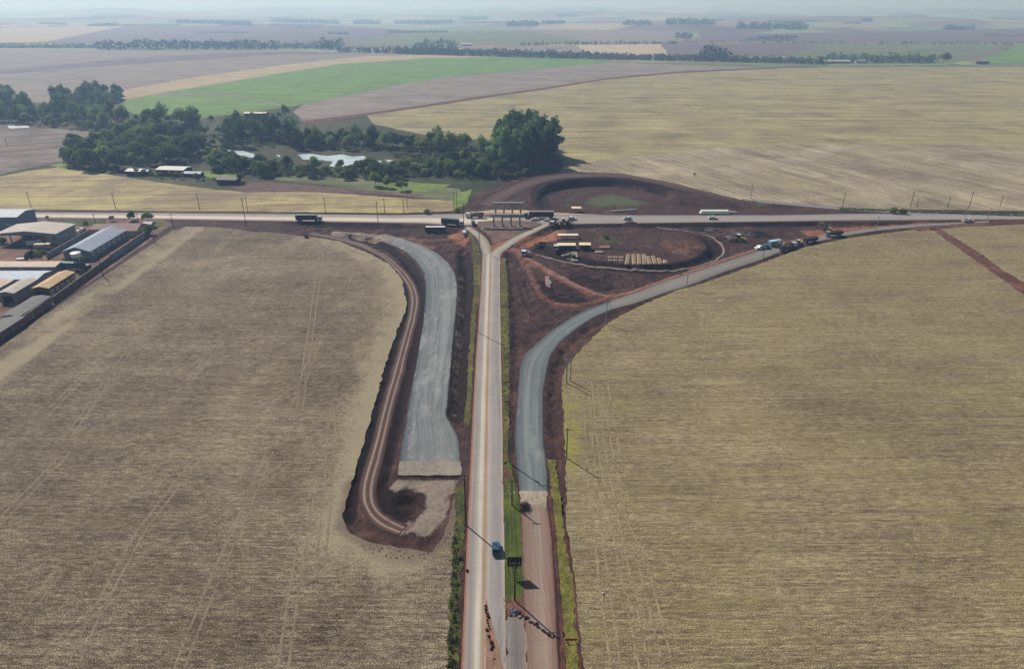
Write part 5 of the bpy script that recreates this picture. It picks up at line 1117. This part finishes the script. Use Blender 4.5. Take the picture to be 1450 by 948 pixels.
# concrete pipes
def pipe(x, y, z0, r, L, label, group):
    n = 14; vs = []; fs = []
    for j, (yy, rr) in enumerate(((-L / 2, r), (L / 2, r), (L / 2, r * .8), (-L / 2, r * .8))):
        for i in range(n): t = 2 * PI * i / n; vs.append((rr * math.cos(t), yy, r + rr * math.sin(t)))
    for j in range(4):
        for i in range(n): fs.append((j * n + i, ((j + 1) % 4) * n + i, ((j + 1) % 4) * n + (i + 1) % n, j * n + (i + 1) % n))
    o = MB().add(vs, fs).build('concrete_pipe', plain('pipe_concrete', 'dcdfd4', .8, .12) if 'pipe_concrete' not in bpy.data.materials else bpy.data.materials['pipe_concrete'], None, False); o.location = (x, y, z0); return tag(o, label, 'concrete pipe', group)
x0, y0 = W(992, 303); pp = None
for k in range(13):
    for lv in range(2):
        xx, zz = x0 + k * 1.4 + lv * .7, lv * 1.1
        if lv == 1 and k == 12: continue
        lb = f'{["bottom", "top"][lv]} layer pipe of the pale pipe stack beside the highway'
        if pp is None: pp = pipe(xx, y0, zz, .65, 2.4, lb, 'pipes stacked beside the highway'); pp['group'] = 'bottom layer pipes of the stack'
        else: o = pp.copy(); C.objects.link(o); o.location = (xx, y0, zz); o['label'] = lb; o['group'] = ['bottom', 'top'][lv] + ' layer pipes of the stack'
for k in range(4):
    o = pp.copy(); C.objects.link(o); x, y = W(1034 + k * 2.6, 301.5 + k * .3); o.location = (x, y, 0); o.rotation_euler = (0, 0, 1.2 + k * .3); o.scale = (.8, .6, .8); tag(o, 'loose pipe lying right of the pipe stack', 'concrete pipe', 'loose pipes right of the stack')
for k in range(12):
    o = pp.copy(); C.objects.link(o); x, y = W(866 + k * 3.1, 300.2 - k * .2); o.location = (x, y, 0); o.rotation_euler = (0, 0, PI / 2 + random.uniform(-.1, .1)); o.scale = (.7, .5, .7); tag(o, 'small pipe in the row on the ring floor beside the highway', 'concrete pipe', 'small pipes in a row on the ring floor')
# site shelters
M_roofw = plain('shelter_roof', 'efe0b8', .7, .1); M_post = plain('timber_post', '5e5046', .9, .2)
def shelter(px, py, L, D, h, label, mat=M_roofw, rz=0, wall=None):
    x, y = WG(px, py); o = empty('site_shelter', (x, y, ground_z(x, y)), rz, label, 'shelter')
    MB().box((0, 0, h), (L, D, .14), rx=.08).build('roof', mat, o)
    for sx in (-1, 1):
        for sy in (-1, 1): MB().box((sx * (L / 2 - .2), sy * (D / 2 - .2), h / 2 - .1), (.15, .15, h)).build('post', M_post, o)
    if wall:
        MB().box((0, D / 2 - .25, h / 2), (L - .4, .08, h - .3)).box((0, 0, .5), (L - 1, D - 1, .9)).build('back_wall', wall, o)
shelter(816, 299.5, 6, 3.2, 2.4, 'small pale roofed shelter on the floor of the ring'); shelter(804, 338, 11, 2.4, 2.2, 'long white roofed shelter at the top of the storage oval', plain('white_roof', 'f0e6d8', .7, .1)); shelter(802, 353, 9.5, 3.4, 2.6, 'yellowish roofed site shed beside the white truck cab', wall=M_chas); shelter(828, 352.5, 6, 3.4, 2.6, 'shorter yellowish roofed site shed right of the longer one', wall=M_chas)
shelter(856, 352, 5.5, 3.0, .9, 'low rack of brown boards under the dark bush', plain('boards', '8b6c54', .8, .25, 2)); shelter(848, 358.5, 4, 1.6, .7, 'small pale board pile below the brown rack', M_rub)
truck(787.5, 353.5, R_(265), 'd0d8dc', '2c4858', 'white truck standing left of the yellowish site sheds', 'box', 6, h=1.5)
# clods of earth across the road
M_clod = plain('clay_clod', '3a231f', .95, .3, 2)
def clod(px, py, r_, label, group, seed, mat=M_clod):
    m_ = MB(); rock(m_, (0, 0, r_ * .4), r_, seed); x, y = W(px, py); o = m_.build('clay_clod', mat); o.location = (x, y, .13); o.rotation_euler = (0, 0, seed); tag(o, label, 'clod', group)
rowA = [(687.5,860),(688,864.5),(688.5,869),(690.5,872),(691.5,875.5),(690,880),(691,884),(692,888),(693.5,892),(689.5,894),(692,903),(694,908),(696,912),(697.5,917),(696,921),(700,935)]
for k, (a, b) in enumerate(rowA): clod(a, b, random.uniform(.2, .42), 'red clay clod in the line across the left lane of the road', 'clods in the line on the main road', k + 1)
for k in range(20):
    t = k / 19; a = 739 + 43 * t + random.uniform(-1, 1); b = 872 + 32 * t + random.uniform(-2, 2); clod(a, b, random.uniform(.22, .48), 'red clay clod in the diagonal line across the brown road', 'clods in the diagonal line on the brown road', k + 40)
for a, b in ((782, 903), (736, 876), (729.5, 870)): clod(a, b, .4, 'pale rock among the clods on the brown road', 'pale rocks among the clods', int(a), M_rub)
clod(661.5, 810, .45, 'dark clod on the orange shoulder of the main road', None, 77); clod(650.5, 792, .6, 'dark bundle lying on the left grass verge', None, 78, M_dpole); clod(854, 842, .28, 'white scrap lying in the right field', None, 79, plain('white_scrap', 'c8ccd0', .6, .1))
# big sign near the road; backlit shade painted into its near-black back
M_sb = plain('sign_back_shaded', '17191c', .6, .2); x, y = W(728.5, 814); o = empty('billboard', (x, y, .05), R_(2), 'square billboard on legs, its back painted in shade, on the grass between the roads', 'billboard')
MB().box((0, 0, 3.7), (3.1, .08, 2.7)).build('panel', M_sb, o); MB().box((0, .06, 3.7), (3.0, .03, 2.6)).build('sign_face', plain('sign_face', 'b5bcc0', .5, .2), o)
for q in (-1.25, -.4, .4, 1.25): MB().box((q, -.09, 2.55), (.1, .1, 5.1)).build('leg', M_sb, o)
for z_ in (2.8, 4.6): MB().box((0, -.16, z_), (3.1, .06, .08)).build('brace', M_sb, o)
# small red site signs
M_sr = plain('sign_red', 'a83a20', .5, .1)
for px, py, L, lb in ((718, 436, 1.6, 'red board on the yellow verge, highest of the three'), (719, 545, 2.0, 'red board on the yellow verge, middle one'), (719, 573, 2.2, 'red board on the yellow verge, lowest of the three'), (808.5, 911, 2.4, 'long red board across the yellow green strip at the right')):
    x, y = W(px, py); o = empty('barrier_board', (x, y, .1), 0, lb, 'barrier'); MB().box((0, 0, .75), (L, .06, .4), rx=-.5).build('panel', M_sr, o)
    for q in (-1, 1): MB().box((q * L * .38, 0, .35), (.08, .3, .7)).build('leg', M_post, o)
# culvert mouth beam across gravel end
a, b = W(563.5, 675, -.8), W(653, 674, -.8); o = MB().box(((a[0] + b[0]) / 2, a[1] - .15, -.85), (b[0] - a[0], .25, .55)).build('edge_beam', M_chas); tag(o, 'dark edge beam closing the end of the new gravel road', 'edge beam')

# ------------------------------------------------------------------ buildings of the walled yard
def roofmat(name, c, ang=0, var=.2):
    var *= 1.7
    m = NT(name); p = m.obj(); s_ = m.N('ShaderNodeSeparateXYZ'); m.link(p, s_.inputs[0])
    w = m.math('MULTIPLY_ADD', m.math('SINE', m.math('MULTIPLY', s_.outputs[0 if ang else 1], 5.0)), .5, .5)
    v = m.wsum([(w, .35), (m.noise(p, .35, 5, .7), 1.3), (m.noise(m.map(p, (.25, 2.5, 1) if not ang else (2.5, .25, 1)), 1, 3), .8)])
    b = hexc(c); m.col(m.ramp(v, [(.2, tuple(x * (1 - var) for x in b[:3]) + (1,)), (.8, tuple(min(1, x * (1 + var)) for x in b[:3]) + (1,))])); m.b.inputs['Roughness'].default_value = .6
    return m.m
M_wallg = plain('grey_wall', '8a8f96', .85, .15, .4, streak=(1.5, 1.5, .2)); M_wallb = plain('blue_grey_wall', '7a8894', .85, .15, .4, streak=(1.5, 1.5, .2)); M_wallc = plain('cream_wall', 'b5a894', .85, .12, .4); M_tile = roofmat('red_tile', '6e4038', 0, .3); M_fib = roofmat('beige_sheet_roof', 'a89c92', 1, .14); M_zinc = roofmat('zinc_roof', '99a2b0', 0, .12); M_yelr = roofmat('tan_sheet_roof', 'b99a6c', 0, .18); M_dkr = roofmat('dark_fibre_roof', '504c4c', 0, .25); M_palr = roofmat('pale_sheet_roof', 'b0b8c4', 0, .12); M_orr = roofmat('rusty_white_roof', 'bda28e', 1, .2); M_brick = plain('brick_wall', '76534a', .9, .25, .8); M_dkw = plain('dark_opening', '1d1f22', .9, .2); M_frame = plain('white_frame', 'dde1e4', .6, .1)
def shed(name, x0, x1, y0, y1, eave, ridge, wm, rm, label, axis='y', cat='building', rz=0., over=.5, wins=(), front=None, wall_name='wall', mono=False, parapet=None):
    cx, cy = (x0 + x1) / 2, (y0 + y1) / 2; w, d = (x1 - x0) / 2, (y1 - y0) / 2
    o = empty(name, (cx, cy, .04), rz, label, cat)
    if axis == 'y': prof = [(-w, 0), (w, 0), (w, eave), (0, ridge), (-w, eave)]; MB().extrude_y(prof, -d, d).build(wall_name, wm, o)
    else:
        m_ = MB(); m_.extrude_y([(-d, 0), (d, 0), (d, eave), (0, ridge), (-d, eave)], -w, w); m_.v = [(-q[1], q[0], q[2]) for q in m_.v]; m_.build(wall_name, wm, o)
    if axis == 'y':
        sl = (ridge - eave) / w; e = over; t = .15
        for s_ in (-1, 1):
            m_ = MB(); p0 = (0, ridge + .05); p1 = (s_ * (w + e), eave - sl * e + .05); pr = [p0, p1, (p1[0], p1[1] + t), (0, ridge + .05 + t)]
            if s_ < 0: pr = pr[::-1]
            m_.extrude_y(pr[::-1], -d - e, d + e); m_.build('roof', rm, o)
    else:
        sl = (ridge - eave) / d; e = over; t = .15
        for s_ in (-1, 1):
            m_ = MB(); pr = [(0, ridge + .05), (s_ * (d + e), eave - sl * e + .05), (s_ * (d + e), eave - sl * e + .05 + t), (0, ridge + .05 + t)]
            if s_ < 0: pr = pr[::-1]
            m_.extrude_y(pr[::-1], -w - e, w + e); m_.v = [(-q[1], q[0], q[2]) for q in m_.v]; m_.build('roof', rm, o)
    for side, n, z0, ww, hh in wins:
        for k in range(n):
            t = (k + .5) / n * 2 - 1
            c_ = {'e': (w + .02, t * d, z0), 'w': (-w - .02, t * d, z0), 's': (t * w, -d - .02, z0)}[side]; dd = (.1, ww, hh) if side in 'ew' else (ww, .1, hh)
            f = MB().box(c_, dd).build('window', M_frame, o); MB().box((c_[0] + (.04 if side == 'e' else 0), c_[1] - (.04 if side == 's' else 0), c_[2]), tuple(q * .45 if q > .2 else q for q in dd)).build('pane', M_glass, f)
    if front:
        for t, ww, hh in front: MB().box((t * w, -d - .02, hh / 2), (ww, .12, hh)).build('doorway', M_dkw, o)
    return o
shed('warehouse', -345, -275.5, 369, 385, 7.3, 8.6, M_wallb, M_palr, 'large blue grey warehouse beside the highway at the left edge', 'x', wins=(('s', 6, 3, 2.2, 1.2),), rz=R_(1))
# open hall
o = empty('open_hall', (-253.5, 351.5, .04), 0, 'wide open fronted hall with a pale low pitched roof', 'building')
for s_ in (-1, 1):
    pr = [(0, 7.5), (s_ * 16, 6.0), (s_ * 16, 6.2), (0, 7.7)]
    if s_ < 0: pr = pr[::-1]
    MB().extrude_y(pr[::-1], -9, 9).build('roof', M_fib, o)
MB().box((15.2, 0, 2.95), (.3, 17, 5.9)).build('side_wall', M_wallg, o); MB().box((0, 8.5, 2.9), (30, .3, 5.8)).build('back_wall', M_wallg, o); MB().box((11.5, -6.5, 2.8), (7, .3, 5.6)).box((8.1, 1, 2.8), (.3, 14, 5.6)).build('office_wall', M_wallc, o)
MB().box((12.5, -6.72, 3.2), (2.2, .1, 1.2)).build('window', M_glass, o)
for q in (-15, -9, -3, 3): MB().box((q, -8, 3.05), (.4, .4, 6.1)).build('post', M_steel, o)
MB().extrude_y([(-16, 5.4), (16, 5.4), (16, 5.95), (0, 7.4), (-16, 5.95)], -9.2, -9.05).build('fascia', M_wallb, o)
shed('long_shed', -221.5, -208.2, 320.5, 355, 4.2, 6.4, M_wallb, M_zinc, 'long shed with a grey metal ribbed roof and a row of windows along the wall', 'y', wins=(('e', 7, 2.3, 2.2, 2.0),), rz=R_(0))
shed('house', -219, -203.5, 357, 369, 3.4, 5.6, M_wallc, M_tile, 'house with a red tiled roof at the end of the long shed', 'x', wins=(('s', 3, 1.9, 1.2, 1.1),))
shed('house', -230, -221, 361, 370, 3.0, 4.6, M_wallc, M_tile, 'small red tiled annex left of the tiled house', 'x')
shed('low_workshop', -300, -213.5, 300.5, 307.5, 3.6, 4.2, M_wallg, M_orr, 'long narrow workshop with a rusty white roof behind the teal truck', 'x', wins=(('s', 8, 2.0, 1.6, .9),))
shed('low_workshop', -300, -211.5, 284, 294, 3.8, 4.6, M_wallg, M_palr, 'long low workshop with a pale bluish roof', 'x')
shed('tan_roof_shed', -205.3, -198.6, 271.5, 290.5, 4.6, 5.4, M_brick, M_yelr, 'open shed with a tan sheet roof beside the yard wall', 'y', front=((0, 5, 3.2),), wins=(('e', 5, 2.2, 2.2, 1.8),))
shed('beige_roof_shed', -216.6, -210.2, 266.5, 282, 4.4, 5.0, M_wallg, M_fib, 'shed with a striped beige roof left of the tan one', 'y', front=((0, 4, 3),))
shed('beige_roof_shed', -232, -221, 262, 282, 4.0, 4.8, M_wallg, M_orr, 'shed with a rusty roof at the edge of the photo', 'y')
shed('dark_roof_shed', -201.3, -194.4, 245.5, 265, 3.3, 3.8, M_brick, M_dkr, 'low shed with a dark fibre cement roof against the yard wall', 'y')
shed('dark_roof_shed', -199.3, -192.6, 224, 244.5, 3.1, 3.5, M_brick, M_dkr, 'lower dark roofed shed at the near end of the yard wall', 'y')
shed('lean_to', -207, -203, 372, 376, 2.6, 3.2, M_wallc, M_palr, 'small pale roofed kiosk by the flat topped tree', 'x')
# yard wall, cars, tower
def wall_run(a, b, h, label, mat=M_brick, t=.3):
    a, b = np.array(a), np.array(b); L = float(np.hypot(*(b - a))); o = empty('yard_wall', ((a[0] + b[0]) / 2, (a[1] + b[1]) / 2, 0), math.atan2(b[1] - a[1], b[0] - a[0]), label, 'wall')
    MB().box((0, 0, h / 2), (L, t, h)).build('panel', mat, o); MB().box((0, 0, h + .05), (L, t + .12, .1)).build('coping', M_cd, o)
    for k in range(int(L / 6) + 1): MB().box((-L / 2 + k * L / int(L / 6) if L > 6 else 0, 0, h / 2 + .1), (.42, t + .14, h + .2)).build('pillar', M_cd, o)
wall_run((-191.3, 205), (-194, 264), 3.2, 'dark yard wall at its near end beside the dark roofed sheds', M_brick); wall_run((-194.2, 266), (-197.2, 318), 2.8, 'brown yard wall beside the tan roofed shed', M_brick); wall_run((-197.4, 319), (-198.5, 356), 3.2, 'far stretch of the yard wall beside the long shed', M_wallg); wall_run((-231, 322), (-232, 366), 2.6, 'grey wall between the open hall and the long shed', M_wallg)
x, y = -226, 325 - 4; o = empty('water_tower', (*W(107, 360, 7.5), 0), 0, 'water tower with a white round tank in front of the long shed', 'water tower')
MB().cyl((0, 0, 6.2), (0, 0, 8.2), 2.2, 2.2, 18).cyl((0, 0, 8.2), (0, 0, 8.7), 2.3, .4, 18).build('tank', paint('dcdcd8', .5), o)
for q in range(6): t = q * PI / 3; MB().cyl((1.7 * math.cos(t), 1.7 * math.sin(t), 0), (1.7 * math.cos(t), 1.7 * math.sin(t), 6.2), .16, .16, 6).build('leg', M_dpole, o)
truck(110, 383, R_(-4), '35625f', '2c5f66', 'teal covered truck parked by the yard wall', 'semi', 13, top='3b7076')
car(33, 372, R_(10), 'b8a48c', 'white roofed van beside the low workshop', 'van', 'van'); truck(50, 349, R_(30), 'd6dadc', 'c4c8cc', 'white truck parked slanted before the open hall', 'box', 7, h=1.8); truck(62, 353, R_(2), 'b8a890', 'a89c84', 'tan truck parked across the front of the open hall', 'box', 8, h=1.6)
car(79, 402, R_(30), 'd0d8dc', 'white car at the side of the tan roofed shed', 'sedan'); car(86, 397, R_(30), 'c0ccd4', 'pale car behind the white one by the tan roofed shed', 'sedan')
for k, (a, b, lb) in enumerate(((107, 334, 'white car nearest the hall in the lane between the walls'), (112, 330, 'white car in the middle of the lane between the walls'), (117, 327, 'white car at the far end of the lane between the walls'))): car(a, b, R_(80), 'd8dad8', lb, 'hatch')
# farm by the pond
M_fw = roofmat('farm_white_roof', 'd4cfc4', 1, .08)
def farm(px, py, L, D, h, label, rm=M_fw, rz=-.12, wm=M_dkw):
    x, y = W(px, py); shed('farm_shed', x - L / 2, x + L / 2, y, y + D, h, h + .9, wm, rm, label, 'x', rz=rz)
farm(243, 249, 21, 12, 4.2, 'largest farm shed with a white roof by the wood'); farm(190, 249, 11, 9, 3.2, 'small white roofed farm shed at the left'); farm(207, 248, 4, 4, 2.6, 'tiny pale hut between the two white roofed sheds', M_palr); farm(272, 251, 14, 5, 2.6, 'low grey roofed lean-to right of the largest farm shed', M_palr); farm(322, 262, 14, 8, 3.5, 'dark roofed farm barn beside the bare soil', M_dkr)
farm(361, 166, 24, 11, 4, 'pale roofed farm building at the corner of the green crop', M_fw, 0.); farm(340, 168, 8, 6, 3, 'brown hut left of the pale roofed farm building', M_tile, 0.); farm(18, 169, 10, 6, 3, 'tiny white roofed hut beside the small pool at the edge', M_fw, 0)
farm(1393, 91, 20, 10, 5, 'lonely dark barn at the far edge of the big stubble field', M_dkr, 0.)
for k, (px, py, L, lb) in enumerate(((1170, 90, 30, 'pale sheds at the left end of the dark belt'), (1190, 90, 40, 'long pale shed before the dark belt'), (1220, 89.5, 16, 'short pale shed beside the dark belt'), (540, 73, 30, 'white silo shed near the distant lake'), (660, 65, 30, 'white shed in the far tree belt'), (1320, 8, 300, 'long white sheds on the horizon'), (1195, 40, 60, 'white farm house row beyond the violet field'))):
    x, y = W(px, py); zz = float(roll_far(np.array([[x, y]]))[0]); o = shed('distant_shed', x - L / 2, x + L / 2, y, y + max(14, L * .2), max(5, L * .07), max(7, L * .1), M_wallc, M_fw, lb, 'x'); o.location.z = zz

# ------------------------------------------------------------------ haze, light, camera
m = bpy.data.materials.new('air_haze'); m.use_nodes = True; nt = m.node_tree; nt.nodes.clear()
out = nt.nodes.new('ShaderNodeOutputMaterial'); vs_ = nt.nodes.new('ShaderNodeVolumeScatter'); vs_.inputs['Color'].default_value = (.42, .64, 1.0, 1); vs_.inputs['Density'].default_value = .00023; vs_.inputs['Anisotropy'].default_value = .3; va = nt.nodes.new('ShaderNodeVolumeAbsorption'); va.inputs['Color'].default_value = (.25, .62, 1.0, 1); va.inputs['Density'].default_value = .00004; ad = nt.nodes.new('ShaderNodeAddShader'); nt.links.new(vs_.outputs[0], ad.inputs[0]); nt.links.new(va.outputs[0], ad.inputs[1]); nt.links.new(ad.outputs[0], out.inputs['Volume'])
hz = MB().box((0, 24000, 130), (58000, 58000, 480)).build('haze', m); tag(hz, kind='structure')

el, az = R_(40), math.atan2(-.66, .75)
w = bpy.data.worlds.new('World'); SC.world = w; w.use_nodes = True; nt = w.node_tree; bg = nt.nodes['Background']
sky = nt.nodes.new('ShaderNodeTexSky'); sky.sky_type = 'NISHITA'; sky.sun_disc = False; sky.sun_elevation = el; sky.sun_rotation = az; sky.air_density = 1.3; sky.dust_density = .5; sky.ozone_density = 2.0
nt.links.new(sky.outputs[0], bg.inputs[0]); bg.inputs[1].default_value = .035
sd = bpy.data.lights.new('sun', 'SUN'); sd.energy = 5.0; sd.angle = R_(.6); sd.color = (1, .965, .92); so = bpy.data.objects.new('sun', sd); C.objects.link(so)
D = Vector((math.sin(az) * math.cos(el), math.cos(az) * math.cos(el), math.sin(el))); so.rotation_euler = D.to_track_quat('Z', 'Y').to_euler()
cam = bpy.data.cameras.new('camera'); cam.sensor_width = 36; cam.lens = F / 1450 * 36; cam.clip_start = .5; cam.clip_end = 120000
co = bpy.data.objects.new('camera', cam); C.objects.link(co); co.location = (0, 0, H); co.rotation_euler = (math.pi / 2 - PITCH, 0, 0); SC.camera = co
SC.view_settings.view_transform = 'Standard'; SC.view_settings.look = 'None'; SC.view_settings.exposure = 0
SC.render.engine = 'CYCLES'; SC.cycles.use_denoising = True; SC.cycles.max_bounces = 4; SC.cycles.volume_bounces = 2; SC.cycles.diffuse_bounces = 2
